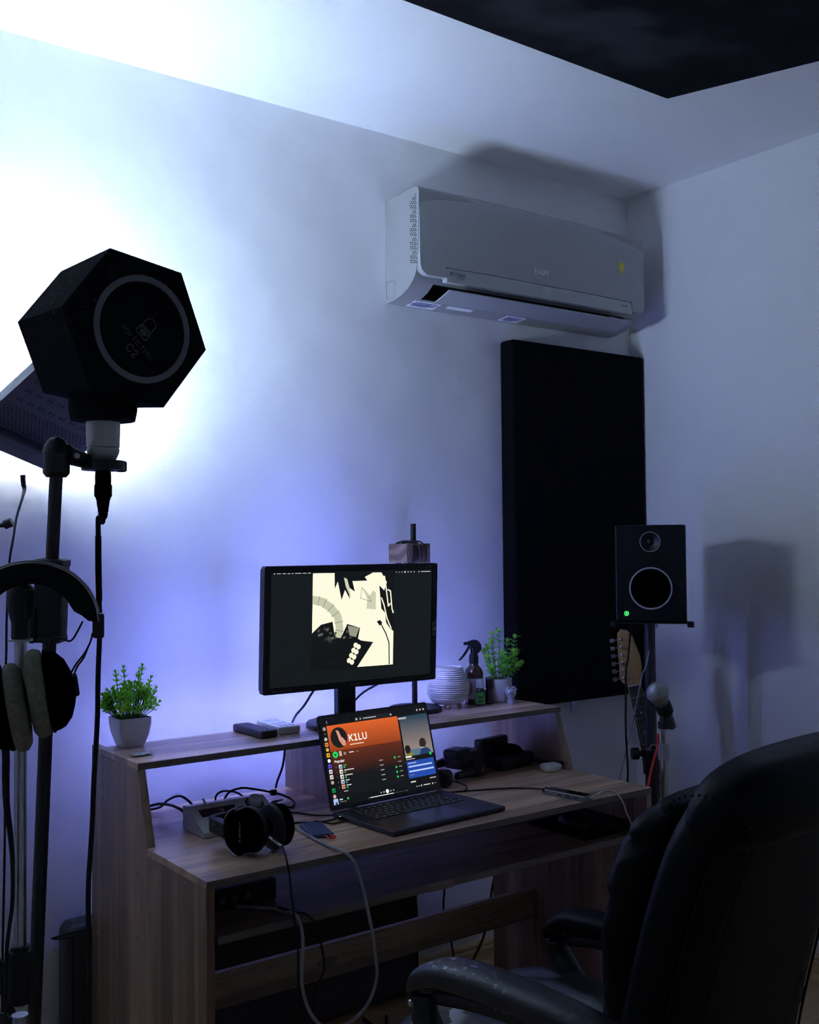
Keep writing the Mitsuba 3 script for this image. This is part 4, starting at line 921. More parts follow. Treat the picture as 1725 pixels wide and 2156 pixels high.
# right plant
QX, QY = -.846, -.212
pot = lathe([(0, ZS + .0005), (.028, ZS + .0005), (.033, ZS + .006), (.0385, ZS + .030), (.0415, ZS + .055), (.0420, ZS + .0715), (.0395, ZS + .0715), (.038, ZS + .060), (0, ZS + .060)], 40)
add('potted_plant_001__pot', shift(pot, QX, QY, 0), 'm_pot', 35)
add('potted_plant_001__soil', shift(cyl((0, 0, ZS + .0598), (0, 0, ZS + .064), .0378, n=28), QX, QY, 0), 'm_soil', False)
r_ = np.random.default_rng(11)
lm2 = leaf_mesh(.0175, .0064, .15, .3)
lp2 = mikit.ply(lm2, 'm_leaf_b', smooth=True); lp3 = mikit.ply(lm2, 'm_leaf_a', smooth=True)
stems, n = [], 0
tw = [(.005, .0, .148), (-.022, 0, .142), (.030, -.01, .118), (.062, -.008, .128), (.068, -.005, .086), (-.040, 0, .10), (-.048, -.01, .075), (.045, -.02, .075), (.0, -.035, .07), (-.02, -.04, .085), (.025, -.04, .09), (.055, .02, .06), (-.035, .02, .09), (.0, .03, .115), (.072, -.02, .052), (-.045, -.02, .045), (.03, -.05, .05), (-.01, -.045, .045)]
for x, y, z in tw:
    root = np.array([QX + x * .2, QY + y * .2, ZS + .060]); tip = np.array([QX + x, QY + y, ZS + .062 + z])
    path = spline([root, (root + tip) / 2 + (x * .15, y * .15, .008), tip], 8)
    stems.append(tube(path, .0010, 5, 1))
    L_ = len(path)
    for k in range(4, L_, 2):
        d = nrm(path[k] - path[k - 1])
        for sd in (0, 1):
            a = r_.random() * .8 + sd * math.pi + k * 1.57
            fz = frame_z(path[k], d, (1, 0, 0) if abs(d[2]) > .9 else (0, 0, 1))
            dirv = fz[:3, 0] * math.cos(a) + fz[:3, 1] * math.sin(a); tl = .45 + .2 * r_.normal()
            yv = nrm(dirv * math.cos(tl) + d * math.sin(tl)); zv = nrm(d - yv * (d @ yv)); s_ = .75 + .45 * r_.random()
            again(f'potted_plant_001__{num("leaf", n)}', lp2 if r_.random() < .6 else lp3, frame(path[k], np.cross(yv, zv) * s_, yv * s_, zv * s_)); n += 1
    again(f'potted_plant_001__{num("leaf", n)}', lp3, frame_z(path[-1] - d * .004, np.cross(d, R_), d)); n += 1
add('potted_plant_001__stems', cat(stems), 'm_stem', True, kind='stuff')
tag('potted_plant_001', 'leafy green plant in a round white pot on the right end of the shelf', 'plant')

# aroma diffuser: ribbed white body on small ball feet
pz = [(0, .0125)]; 
for k in range(121):
    t = k / 120; z = .0125 + t * .106
    r = np.interp(t, [0, .05, .16, .35, .55, .75, .92, 1.0], [.036, .047, .057, .0625, .0605, .0535, .0465, .0430])
    pz.append((r + (.0019 * math.cos(t * 2 * math.pi * 18) if .06 < t else 0), z))
pz += [(.041, .1195), (.0375, .117), (.0365, .112), (0, .112)]
FX, FY = -1.036, -.205
pr('m_ceramic', (.72, .70, .70), .38)
add('aroma_diffuser__body', shift(lathe(pz, 56), FX, FY, ZS), 'm_ceramic', 40)
add('aroma_diffuser__lid', shift(lathe([(0, .1125), (.0360, .1125), (.0360, .1150), (.030, .1165), (0, .117)], 40), FX, FY, ZS), pr('m_diffuser_lid', (.45, .36, .33), .5), 30)
pr('m_ball_wood', (.46, .30, .22), .4)
for i, d in enumerate((236, 300, 60, 140)):
    a = math.radians(d)
    add(f'aroma_diffuser__{num("foot", i)}', shift(trimesh.creation.icosphere(3, .0078), FX + .036 * math.cos(a), FY + .036 * math.sin(a), ZS + .0079), 'm_ball_wood', True, label='round wooden foot')
tag('aroma_diffuser', 'white ribbed aroma diffuser on small round feet', 'diffuser')

# spray bottle
SBX, SBY = -.931, -.199
pr('m_amber', (.030, .013, .008), .12, spec=.6)
add('spray_bottle__bottle', shift(lathe([(0, .0005), (.0255, .0005), (.0275, .003), (.0275, .088), (.0270, .094), (.0240, .103), (.0170, .111), (.0135, .115), (.0125, .120), (.0125, .126), (0, .126)], 40), SBX, SBY, ZS), 'm_amber', 35)
def lab_col(p, n, uv):
    ln = smoothstep(.45, .55, dr.sin(p.z * 900)) * smoothstep(.42, .5, fbm(p.x * 300, p.y * 300, p.z * 100, 2))
    return mix((.42, .40, .40), (.24, .22, .22), ln * .6)
pr('m_bottle_label', proc(lab_col), .55)
a = np.radians(np.linspace(150, 325, 30)); rings = [np.stack([SBX + r * np.cos(a), SBY + r * np.sin(a), np.full(30, ZS + z)], 1) for z, r in ((.018, .0278), (.018, .0281), (.078, .0281), (.078, .0278))]
lbl = trimesh.Trimesh(np.vstack(rings), [t for i in range(4) for j in range(29) for t in ((i * 30 + j, i * 30 + j + 1, ((i + 1) % 4) * 30 + j + 1), (i * 30 + j, ((i + 1) % 4) * 30 + j + 1, ((i + 1) % 4) * 30 + j))], process=False)
add('spray_bottle__label', lbl, 'm_bottle_label', 30, label='pale paper label')
a2 = math.radians(222)
def strip_on(a0, a1, z0, z1, r, k=6):
    aa = np.radians(np.linspace(a0, a1, k)); vv = [(SBX + r * math.cos(t), SBY + r * math.sin(t), ZS + z) for z in (z0, z1) for t in aa]
    return trimesh.Trimesh(vv, [t for j in range(k - 1) for t in ((j, j + 1, k + j + 1), (j, k + j + 1, k + j))], process=False)
add('spray_bottle__label__figure', cat(strip_on(206, 214, .030, .070, .0283), strip_on(214, 222, .036, .062, .0283), strip_on(200, 206, .025, .045, .0283)), mat('m_label_brown', {'type': 'twosided', 'bsdf': {'type': 'principled', 'base_color': rgb((.13, .09, .08)), 'roughness': .6}}), False)
add('spray_bottle__label__print', cat(*[strip_on(236, 272 - (k % 3) * 8, .066 - k * .006, .0685 - k * .006, .0283) for k in range(6)]), mat('m_label_text', {'type': 'twosided', 'bsdf': {'type': 'principled', 'base_color': rgb((.22, .21, .22)), 'roughness': .6}}), False)
add('spray_bottle__collar', shift(lathe([(0, .1205), (.0135, .1205), (.0140, .122), (.0140, .144), (.0120, .147), (.0085, .150), (.0085, .166), (0, .166)], 28), SBX, SBY, ZS), 'm_plastic_black', 30)
# head and trigger, profile in the plane of R_ (x) and z
hp_ = [(-.0095, .158), (-.0110, .166), (-.0085, .172), (-.0190, .176), (-.0285, .1755), (-.0290, .1830), (-.020, .1845), (-.004, .190), (.008, .190), (.018, .184), (.0235, .172), (.0215, .160), (.0120, .150), (.0110, .146), (-.0070, .146)]
HFm = frame((SBX, SBY, ZS), R_, (0, 0, 1), -FW)
HFm[:3, 2] = np.cross(HFm[:3, 0], HFm[:3, 1])
hm_ = prism(Polygon(spline([(x, y, 0) for x, y in hp_ + hp_[:1]], 4)[:-1, :2]).buffer(0), .015)
add('spray_bottle__spray_head', move(shift(hm_, 0, 0, -.0075), HFm), 'm_plastic_black', 30)
tg_ = Polygon([(-.0150, .1765), (-.0090, .174), (-.0130, .164), (-.0240, .146), (-.0360, .133), (-.0440, .1275), (-.0455, .1300), (-.0380, .138), (-.0285, .152), (-.0200, .166)])
add('spray_bottle__trigger', move(shift(prism(tg_, .008), 0, 0, -.004), HFm), 'm_plastic_black', 30)
tag('spray_bottle', 'brown spray bottle with black trigger and pale label', 'bottle')
# two little bottles and the glass ornament
def vial(key, x, y, r, h, capr, caph, glass, capm):
    add(f'{key}__bottle', shift(lathe([(0, .0004), (r * .9, .0004), (r, .002), (r, h - .010), (r * .9, h - .005), (r * .62, h - .001), (r * .60, h), (0, h)], 28), x, y, ZS), glass, 35)
    add(f'{key}__cap', shift(lathe([(0, h), (capr * .96, h), (capr, h + .001), (capr, h + .006), (capr * .96, h + .0065), (capr * .96, h + caph - .002), (capr * .90, h + caph), (0, h + caph)], 28), x, y, ZS), capm, 35)
pr('m_green_glass', (.012, .030, .014), .15)
vial('oil_bottle', -.939, -.237, .0148, .0515, .0125, .0240, 'm_green_glass', 'm_white_plastic')
aa = np.radians(np.linspace(120, 340, 24))
def ringstrip(cx, cy, r, z0, z1):
    vv = [(cx + r * math.cos(t), cy + r * math.sin(t), ZS + z) for z in (z0, z1) for t in aa]; k = len(aa)
    return trimesh.Trimesh(vv, [t for j in range(k - 1) for t in ((j, j + 1, k + j + 1), (j, k + j + 1, k + j))], process=False)
mat('m_label_green', {'type': 'twosided', 'bsdf': {'type': 'principled', 'base_color': rgb((.055, .27, .045)), 'roughness': .5}})
mat('m_label_dark', {'type': 'twosided', 'bsdf': {'type': 'principled', 'base_color': rgb((.012, .016, .012)), 'roughness': .5}})
add('oil_bottle__label', ringstrip(-.939, -.237, .0150, .006, .040), 'm_label_green', 30, label='green label')
aa = np.radians(np.linspace(212, 262, 8)); add('oil_bottle__label__emblem', cat(ringstrip(-.939, -.237, .0152, .024, .029), ringstrip(-.939, -.237, .0152, .0125, .016)), 'm_label_dark', False)
tag('oil_bottle', 'little oil bottle with white cap and green label', 'bottle')
vial('oil_bottle_001', -.897, -.228, .0118, .0470, .0105, .0280, pr('m_dark_glass', (.010, .010, .011), .18), 'm_plastic_black')
tag('oil_bottle_001', 'little black bottle with black cap beside the green labelled one', 'bottle')
OX, OY = -.845, -.268
mat('m_glass', {'type': 'dielectric', 'int_ior': 1.5})
pr('m_crystal', (.78, .78, .82), .25)
add('glass_ornament__vessel', shift(lathe([(0, .0004), (.0115, .0004), (.0125, .003), (.0105, .010), (.0095, .016), (.0125, .022), (.0165, .030), (.0165, .036), (.0120, .043), (0, .044)], 32), OX, OY, ZS), pr('m_clear_grey', (.36, .37, .42), .10, spec=.8), 40)
r_ = np.random.default_rng(3); cr = []
for k in range(34):
    a, e = r_.random() * 6.28, math.acos(1 - r_.random() * .9); d = np.array([math.sin(e) * math.cos(a), math.sin(e) * math.sin(a), math.cos(e)])
    cr.append(move(trimesh.convex.convex_hull(np.array([(-.0022, 0, 0), (.0022, 0, 0), (0, -.0022, 0), (0, .0022, 0), (0, 0, .0065)])), frame_z(np.array([OX, OY, ZS + .034]) + d * .0155, d, (0, 1, 0) if abs(d[2]) > .9 else (0, 0, 1))))
add('glass_ornament__crystals', cat(cr), 'm_crystal', False, label='white crystals on top', kind='stuff')
tag('glass_ornament', 'tiny glass ornament topped with white crystals before the round pot', 'ornament')

# headphone stand: round base, thin pole, wooden block with a cord wound on it
NX, NY = -1.157, -.205
add('headphone_stand__base', shift(lathe([(0, .0003), (.074, .0003), (.076, .002), (.076, .011), (.074, .013), (0, .0135)], 56), NX + .006, NY + .006, ZS), 'm_plastic_black', 30)
add('headphone_stand__pole', cyl((NX, NY, ZS + .0134), (NX, NY, 1.394), .0080, n=24), 'm_plastic_black', 40)
def walnut(p, n, uv):
    ring = dr.sin((p.x * 2.2 + p.z * .55 + p.y * .25 + fbm(p.x * 9, p.y * 9, p.z * 9, 2) * .05) * 300)
    return mix((.07, .042, .022), (.21, .135, .08), smoothstep(-.7, .8, ring) * .7 + .3 * fbm(p.x * 120, p.y * 30, p.z * 120, 2))
pr('m_walnut', proc(walnut), .5)
blk = cut(box(-1.214, -1.130, -.250, -.162, 1.2825, 1.3370, .0012), cyl((NX, NY, 1.2), (NX, NY, 1.4), .0082, n=24))
add('headphone_stand__wood_block', blk, 'm_walnut', False, label='wooden block with grain')
tag('headphone_stand', 'black pole stand with wooden block behind the monitor', 'headphone stand')
wnd = []
for k in range(5):
    x = -1.196 + k * .0095; o = .0035 * math.sin(k * 2.1)
    t = np.linspace(0, 2 * math.pi, 25)
    e = lambda s: np.sign(s) * np.abs(s) ** .62
    wnd += [(x + .0095 * s / 25 + .004 * math.sin(a * 1.0 + k), -.206 + (.0475 + o * .4) * e(math.cos(a)), 1.3098 + (.0325 + o * .7) * e(math.sin(a))) for s, a in enumerate(t[:-1])]
add('wound_cord', tube(wnd, .0023, 8, 2), 'm_rubber', True, label='black cord wound around the wooden block behind the monitor', cat='cord')

# remotes
def remote(key, m, w, l, h, body, btn, label, oc):
    add(f'{key}__body', move(rbox(-w / 2, w / 2, -l / 2, l / 2, .0004, h, min(.005, h * .45), 2), m), body, 35)
    k = 0
    for r in range(5):
        for c in range(3):
            add(f'{key}__{num("button", k)}', move(rbox(-w * .30 + c * w * .24, -w * .30 + c * w * .24 + w * .14, -l * .40 + r * l * .10, -l * .40 + r * l * .10 + l * .055, h - .0015, h + .0010, .001, 1), m), btn, 35); k += 1
    tag(key, label, oc)
pr('m_btn_grey', (.30, .31, .32), .5); pr('m_btn_dark', (.055, .055, .06), .5)
remote('remote_control', rotz(1.5, (-1.690, -.240, ZS)), .047, .150, .019, 'm_plastic_black', 'm_btn_dark', 'black remote control lying on the shelf', 'remote control')
pr('m_ivory', (.66, .67, .60), .38)
RW = rotz(-4, (-1.616, -.228, ZS))
remote('remote_control_001', RW, .060, .142, .020, 'm_ivory', 'm_btn_grey', 'white remote control lying beside the black one', 'remote control')
add('remote_control_001__display', move(prism(rrect(-.021, .021, .024, .058, .003), .0005), RW @ frame((0, 0, .0199), (1, 0, 0), (0, 1, 0), (0, 0, 1))), pr('m_lcd', (.30, .34, .31), .25), False, label='grey display')
# crumpled scrap
g_ = np.linspace(-1, 1, 11); xx, yy = np.meshgrid(g_, g_, indexing='ij')
zz = .004 + .010 * (meshkit.fbm(np.stack([xx * 1.6 + 4, yy * 1.6, xx * 0], -1), 3, 5) - .35) * (1 - .3 * (xx ** 2 + yy ** 2)); zz = np.maximum(zz, .0006)
v = np.stack([-2.022 + xx * .026, -.318 + yy * .017 + xx * .004, ZS + zz], -1).reshape(-1, 3)
f = [t for i in range(10) for j in range(10) for t in ((i * 11 + j, (i + 1) * 11 + j, (i + 1) * 11 + j + 1), (i * 11 + j, (i + 1) * 11 + j + 1, i * 11 + j + 1))]
up_ = trimesh.Trimesh(v, f, process=False); lo_ = shift(up_, 0, 0, -.0005); lo_.invert()
add('paper_scrap', cat(up_, lo_), pr('m_scrap', (.34, .33, .30), .35, metal=.3), False, label='small crumpled scrap in front of the square white pot', cat='scrap')

# ------------------------------------------------------------------ on the desktop
pr('m_interface', (.50, .53, .535), .36, metal=.35)
IX0, IX1 = -1.938, -1.740
sec = Polygon([(-.465, .0015), (-.353, .0015), (-.353, .0515), (-.356, .0535), (-.374, .0535), (-.463, .0125), (-.465, .0105)])
bd = move(prism(sec, IX1 - IX0), frame((IX0, 0, ZD), (0, 1, 0), (0, 0, 1), (1, 0, 0)))
add('audio_interface__body', cat(bd, *[cyl((x, y, ZD + .0001), (x, y, ZD + .002), .007, n=12) for x in (IX0 + .02, IX1 - .02) for y in (-.445, -.37)]), 'm_interface', False)
sl_y = nrm((0, .089, .041)); sl_n = np.cross((1, 0, 0), sl_y)
IFm = frame((0, -.463, ZD + .0127), (1, 0, 0), sl_y, sl_n)
on_i = lambda x, y: IFm @ frame((x, y, 0), (1, 0, 0), (0, 1, 0), (0, 0, 1))
add('audio_interface__display', prism(rrect(-.046, .046, -.0135, .0135, .003), .0006, on_i(-1.872, .0660)), 'm_gloss_black', False, label='black display')
add('audio_interface__display__mark', prism(Point(0, 0).buffer(.006).difference(Point(0, 0).buffer(.003)), .0002, on_i(-1.864, .0670) @ frame((0, 0, .0006), (1, 0, 0), (0, 1, 0), (0, 0, 1))), pr('m_mark', (.06, .062, .066), .5), False)
for i in range(4): add(f'audio_interface__{num("button", i)}', move(rbox(-.0042, .0042, -.0028, .0028, -.001, .0022, .001, 1), on_i(-1.905 + i * .0155, .0385)), 'm_white_plastic', 30)
kf = frame((-1.776, -.388, ZD + .047), (1, 0, 0), sl_y, sl_n)
add('audio_interface__knob_well', move(lathe([(.0175, 0), (.0225, 0), (.0225, .0012), (.0175, .0012), (.0175, 0)], 36), frame((-1.776, -.398, ZD + .0429), (1, 0, 0), sl_y, sl_n)), 'm_plastic_black', 30)
add('audio_interface__knob', move(lathe([(0, 0), (.0165, 0), (.0170, .001), (.0160, .015), (.0150, .0162), (0, .0165)], 40), frame((-1.776, -.398, ZD + .0425), (1, 0, 0), sl_y, sl_n)), 'm_aluminium', 35, label='round silver knob')
add('audio_interface__toggle', cyl((-1.888, -.3655, ZD + .0534), (-1.892, -.362, ZD + .0640), .0022, .0030, 10), 'm_steel', 30)
tag('audio_interface', 'grey wedge audio interface with black display on the desktop', 'audio interface')

# black headphones lying with their band towards the wall
def cupf(x, y, z, s, rz=0): a = math.radians(rz); ax = np.array([s * math.cos(a), s * math.sin(a), 0]); return frame((x, y, z), np.cross((0, 0, 1), ax), (0, 0, 1), ax)
cup_sh = lathe([(0, .041), (.040, .040), (.0435, .037), (.0445, .030), (.0435, .027), (.0445, .025), (.0450, .012), (.0435, .0105), (0, .0105)], 48)
pd_ = lathe([(.020, .0), (.036, -.001), (.0465, .003), (.0490, .009), (.0465, .014), (.038, .016), (.020, .016), (.020, 0)], 48)
CZ = ZD + .0515
c0, c1 = cupf(-1.900, -.628, CZ, -1, 16), cupf(-1.872, -.640, CZ, 1, 4)
pr('m_cup', (.006, .006, .007), .34); pr('m_pad', (.004, .004, .005), .6, spec=.2)
for i, c in enumerate((c0, c1)):
    add(f'over_ear_headphones__{num("ear_cup", i)}', move(cup_sh, c), 'm_cup', 30)
    add(f'over_ear_headphones__{num("ear_pad", i)}', move(pd_, c), 'm_pad', 40)
    a = np.linspace(math.radians(-250), math.radians(70), 30)
    yk = [(.0510 * math.cos(t), .0510 * math.sin(t), .026) for t in np.linspace(math.radians(100), math.radians(260), 22)] if False else [(.0505 * math.sin(t), .0505 * math.cos(t), .033) for t in np.linspace(math.radians(-8), math.radians(-172), 22)]
    s_ = 1 if (c @ np.array([1, 0, 0, 0]))[1] > 0 else -1
    yk = [(-s_ * x * -1 if False else (abs(x) * (1 if c[1, 0] > 0 else -1)), y, z) for x, y, z in yk]
    rings = []
    for q_ in yk:
        d = nrm((q_[0], q_[1], 0)); rings.append(np.array([(q_[0] - d[0] * .0012, q_[1] - d[1] * .0012, .024), (q_[0] + d[0] * .0018, q_[1] + d[1] * .0018, .024), (q_[0] + d[0] * .0018, q_[1] + d[1] * .0018, .042), (q_[0] - d[0] * .0012, q_[1] - d[1] * .0012, .042)]))
    add(f'over_ear_headphones__{num("yoke", i)}', move(loft(rings), c), 'm_plastic_black', 30)
    add(f'over_ear_headphones__{num("yoke", i)}__trim', move(tube([(q_[0] * 1.0, q_[1] * 1.0, .0423) for q_ in yk], .0012, 6, 2), c), 'm_steel', True, label='silver trim')
bandp = [(-1.948, -.578, ZD + .052), (-1.950, -.555, ZD + .050), (-1.946, -.525, ZD + .046), (-1.925, -.499, ZD + .042), (-1.885, -.489, ZD + .040), (-1.850, -.500, ZD + .042), (-1.834, -.530, ZD + .046), (-1.830, -.560, ZD + .050), (-1.829, -.590, ZD + .052)]
bp_ = spline(bandp, 6); rings = []
tt = np.gradient(bp_, axis=0)
for i, (p_, t_v) in enumerate(zip(bp_, tt)):
    nn = nrm(np.cross(t_v, (0, 0, 1))); k = math.sin(math.pi * i / (len(bp_) - 1)); th_ = .0035 + .006 * k; wd_ = .012 + .006 * k
    rings.append(np.array([p_ + nn * a_ * th_ + np.array([0, 0, b_ * wd_]) for a_, b_ in ((-1, -.8), (-.7, -1), (.7, -1), (1, -.8), (1, .8), (.7, 1), (-.7, 1), (-1, .8))]))
add('over_ear_headphones__headband', loft(rings), 'm_pad', 40)
add('over_ear_headphones__hinge', rbox(-1.962, -1.938, -.605, -.545, ZD + .034, ZD + .066, .004, 1), 'm_plastic_black', 30)
add('over_ear_headphones__hinge__screw', cat(cyl((-1.9632, -.560, ZD + .056), (-1.9618, -.560, ZD + .056), .0025, n=12), cyl((-1.9632, -.585, ZD + .050), (-1.9618, -.585, ZD + .050), .0018, n=12)), 'm_steel', 30)
lf = c0 @ frame((0, .0, .0412), (1, 0, 0), (0, 1, 0), (0, 0, 1))
add('over_ear_headphones__lettering', move(text('DT 770 PRO  80', .0042, np.eye(4), .0003), lf @ frame((0, 0, 0), (0, -1, 0), (1, 0, 0), (0, 0, 1))), pr('m_print_mid', (.24, .25, .26), .5), False, label='small grey lettering')
hcd = [(-1.897, -.690, .727), (-1.893, -.712, .724), (-1.890, -.730, .716), (-1.892, -.745, .705), (-1.893, -.756, .690), (-1.889, -.7575, .667), (-1.884, -.756, .627), (-1.876, -.752, .586), (-1.870, -.750, .546), (-1.864, -.748, .506), (-1.860, -.742, .447), (-1.851, -.735, .378), (-1.83, -.73, .2), (-1.80, -.72, .02), (-1.74, -.66, .008)]
add('over_ear_headphones__cable', tube(hcd, .0020, 8), 'm_rubber', True)
add('over_ear_headphones__cable__strain_relief', cat(*[cyl(np.array(hcd[0]) + (np.array(hcd[2]) - hcd[0]) * k / 9, np.array(hcd[0]) + (np.array(hcd[2]) - hcd[0]) * (k + .6) / 9, .0034, n=10) for k in range(9)]), 'm_steel', 30)
tag('over_ear_headphones', 'black closed headphones lying at the front left of the desktop', 'headphones')

# portable drive with red loop
pr('m_navy', (.018, .032, .085), .45)
DM = rotz(-16, (-1.709, -.566, ZD))
add('portable_drive__case', move(rbox(-.026, .026, -.060, .052, .0004, .0095, .004, 2), DM), 'm_navy', 35)
pr('m_red', (.62, .035, .03), .5)
lpp = [(DM @ np.array([x, y, z, 1]))[:3] for x, y, z in ((.004, -.058, .005), (.012, -.072, .003), (.018, -.083, .004), (.024, -.078, .006), (.022, -.066, .004), (.016, -.058, .005))]
add('portable_drive__loop', tube(lpp, .0018, 8), 'm_red', True, label='red lanyard loop')
tag('portable_drive', 'dark blue portable drive with a red loop beside the headphones', 'drive')

# hub
HA = nrm((.022, -.136, 0)); HBx = np.array([-HA[1], HA[0], 0]); HBx = HBx if HBx[0] > 0 else -HBx
HM = frame((-1.028, -.688, ZD), HBx, -HA, (0, 0, 1))
add('usb_hub__body', move(rbox(-.0165, .0165, -.064, .064, .0004, .0142, .0022, 1), HM), pr('m_hub', (.16, .17, .18), .4, metal=.7), 35)
add('usb_hub__top_plate', move(box(-.0145, .0145, -.061, .061, .0139, .0147), HM), 'm_gloss_black', False)
add('usb_hub__bright_edge', move(box(-.0170, -.0158, -.060, .062, .0118, .0134), HM), 'm_print_silver', False, label='bright edge')
for i, (y0, y1) in enumerate(((.010, .022), (-.018, -.004), (-.040, -.028))): add(f'usb_hub__{num("port", i)}', move(box(-.0167, -.0162, y0, y1, .0042, .0085), HM), 'm_hole', False)
add('usb_hub__plug', move(rbox(-.010, .010, .0615, .078, .002, .0138, .004, 1), HM), 'm_plastic_black', 30)
tag('usb_hub', 'flat grey hub lying at the front right of the desktop', 'hub')
# earbud case
EM = rotz(-6, (-.842, -.432, ZD))
add('earbud_case__shell', move(rbox(-.028, .028, -.0225, .0225, .0004, .0225, .0105, 3), EM), 'm_white_plastic', 40)
add('earbud_case__port', move(rbox(.012, .021, -.0228, -.0220, .009, .012, .0004, 1), EM), 'm_hole', False)
tag('earbud_case', 'small rounded white earbud case on the right of the desktop', 'case')

# folded drone and its dock
pr('m_drone', (.008, .008, .011), .5); pr('m_drone_dark', (.005, .005, .006), .5, spec=.3); pr('m_drone_green', (.010, .014, .014), .42)
DZ = rotz(18, (-1.066, -.298, ZD))
add('folded_drone__body', move(cat(rbox(-.040, .075, -.036, .036, .018, .064, .012, 2)), DZ), 'm_drone', 35)
add('folded_drone__battery', move(rbox(-.052, .015, -.028, .028, .050, .074, .008, 2), DZ), 'm_drone', 35)
for i, (x0, x1, y, z, r) in enumerate(((-.095, -.01, -.050, .016, .0155), (-.085, -.01, .046, .030, .0135))):
    add(f'folded_drone__{num("arm", i)}', move(cat(cyl((x0, y, z), (x1, y, z), r * .62, r, 20), trimesh.creation.icosphere(2, r * .62).apply_translation((x0, y, z)) if True else None), DZ), 'm_drone_dark', 40)
add('folded_drone__motor', move(cat(cyl((.0, -.070, .0225), (.0, -.030, .0225), .0222, n=28), cyl((.0, -.074, .0225), (.0, -.070, .0225), .0165, n=28)), DZ), 'm_drone', 35)
add('folded_drone__motor__hub', move(cyl((.0, -.0752, .0225), (.0, -.074, .0225), .006, n=20), DZ), 'm_btn_dark', 35)
add('folded_drone__rear_arm', move(rbox(.035, .105, -.048, -.022, .006, .030, .008, 1), DZ), 'm_drone_dark', 35)
tag('folded_drone', 'black folded camera drone on the desktop right of the laptop', 'drone')
KM = rotz(10, (-.905, -.292, ZD))
add('drone_controller__base', move(cat(rbox(-.065, .085, -.060, .045, .0006, .040, .014, 2)), KM), 'm_drone_dark', 35)
add('drone_controller__dome', move(lathe([(0, .070), (.018, .068), (.034, .060), (.043, .047), (.046, .036), (.046, .030), (0, .030)], 40), KM @ frame((.012, -.012, 0), (1.25, 0, 0), (0, .9, 0), (0, 0, .92))), 'm_drone_green', 40)
add('drone_controller__front_cover', move(rbox(-.075, .055, .018, .046, .030, .082, .006, 1), KM), 'm_drone', 35)
for i, x in enumerate((-.054, -.018)): add(f'drone_controller__{num("window", i)}', move(prism(rrect(-.013, .013, -.008, .008, .003), .001), KM @ frame((x, .0176, .066), (1, 0, 0), (0, 0, 1), (0, -1, 0))), 'm_gloss_black', False)
add('drone_controller__strap', tube([(KM @ np.array([x, y, z, 1]))[:3] for x, y, z in ((.05, -.055, .03), (.075, -.070, .016), (.088, -.085, .006), (.094, -.098, .005))], .0042, 8), 'm_drone_dark', True)
tag('drone_controller', 'dark rounded drone dock with two glossy windows before the right side panel', 'drone dock')
# round black charger behind the lid, and a cord end
add('charger_puck__body', move(rbox(-.022, .022, -.0235, .0235, .0004, .047, .016, 3), rotz(20, (-1.205, -.395, ZD))), 'm_plastic_black', 40)
add('charger_puck__cable', tube([(-1.188, -.398, .700), (-1.165, -.390, .690), (-1.146, -.380, .6855), (-1.153, -.421, .6850), (-1.177, -.460, .6850), (-1.205, -.478, .6855)], .0019, 8), 'm_rubber', True)
tag('charger_puck', 'rounded black charger behind the right edge of the laptop lid', 'charger')
cw = [(-.812, -.225, .6855), (-.808, -.270, .6855), (-.812, -.320, .690), (-.812, -.360, .697), (-.808, -.400, .699)]
add('cord_end__cord', tube(cw, .0023, 8), 'm_rubber', True)
add('cord_end__plug', cyl((-.808, -.396, .699), (-.805, -.440, .700), .0062, .0075, 14), 'm_rubber', 40)
tag('cord_end', 'black cord end with round tip in front of the right side panel', 'cord')

# ------------------------------------------------------------------ cords on and around the desk
def cord(key, pts, r, m, label, c='cable', per=8):
    add(key, tube(pts, r, 8, per), m, True, label=label, cat=c)
cord('power_cord', [(-1.517, -.270, .972), (-1.516, -.235, .946), (-1.512, -.185, .905), (-1.522, -.150, .868), (-1.545, -.146, .809), (-1.556, -.146, .746), (-1.561, -.120, .692), (-1.556, -.110, .66), (-1.55, -.112, .55)], .0030, 'm_rubber', 'black cord dropping from the left of the monitor behind the shelf')
cord('display_cord', [(-1.265, -.275, .985), (-1.313, -.245, .952), (-1.350, -.23, .931), (-1.374, -.215, .905), (-1.384, -.19, .880), (-1.394, -.160, .861), (-1.40, -.152, .80)], .0028, 'm_rubber', 'black cord curving from the right of the monitor to its neck')
cord('jack_cord', [(-1.930, -.351, .715), (-1.934, -.330, .722), (-1.936, -.28, .722), (-1.937, -.21, .712), (-1.955, -.165, .697), (-2.005, -.15, .690), (-2.04, -.145, .688)], .0034, 'm_rubber', 'thick black cord leaving the left rear of the audio interface')
cord('jack_cord_001', [(-1.906, -.351, .722), (-1.912, -.325, .738), (-1.918, -.285, .742), (-1.922, -.23, .722), (-1.92, -.175, .694), (-1.96, -.152, .688), (-2.02, -.14, .687)], .0028, 'm_rubber', 'thin black cord arching behind the left of the audio interface')
cord('jack_cord_002', [(-1.855, -.351, .722), (-1.842, -.33, .740), (-1.815, -.315, .744), (-1.785, -.325, .738), (-1.770, -.351, .722)], .0024, 'm_rubber', 'short black cord looping behind the middle of the audio interface')
add('clipped_cord__cord', tube([(-1.835, -.350, .728), (-1.805, -.325, .742), (-1.760, -.30, .741), (-1.715, -.275, .728), (-1.665, -.262, .712), (-1.625, -.262, .698), (-1.606, -.275, .687), (-1.614, -.305, .6855), (-1.645, -.345, .6855), (-1.69, -.352, .700), (-1.737, -.352, .712)], .0026, 8), 'm_rubber', True)
add('clipped_cord__ferrite', move(rbox(-.008, .008, -.007, .007, -.007, .007, .002, 1), rotz(-12, (-1.650, -.262, .7080))), 'm_plastic_black', 30, label='black clip on the cord')
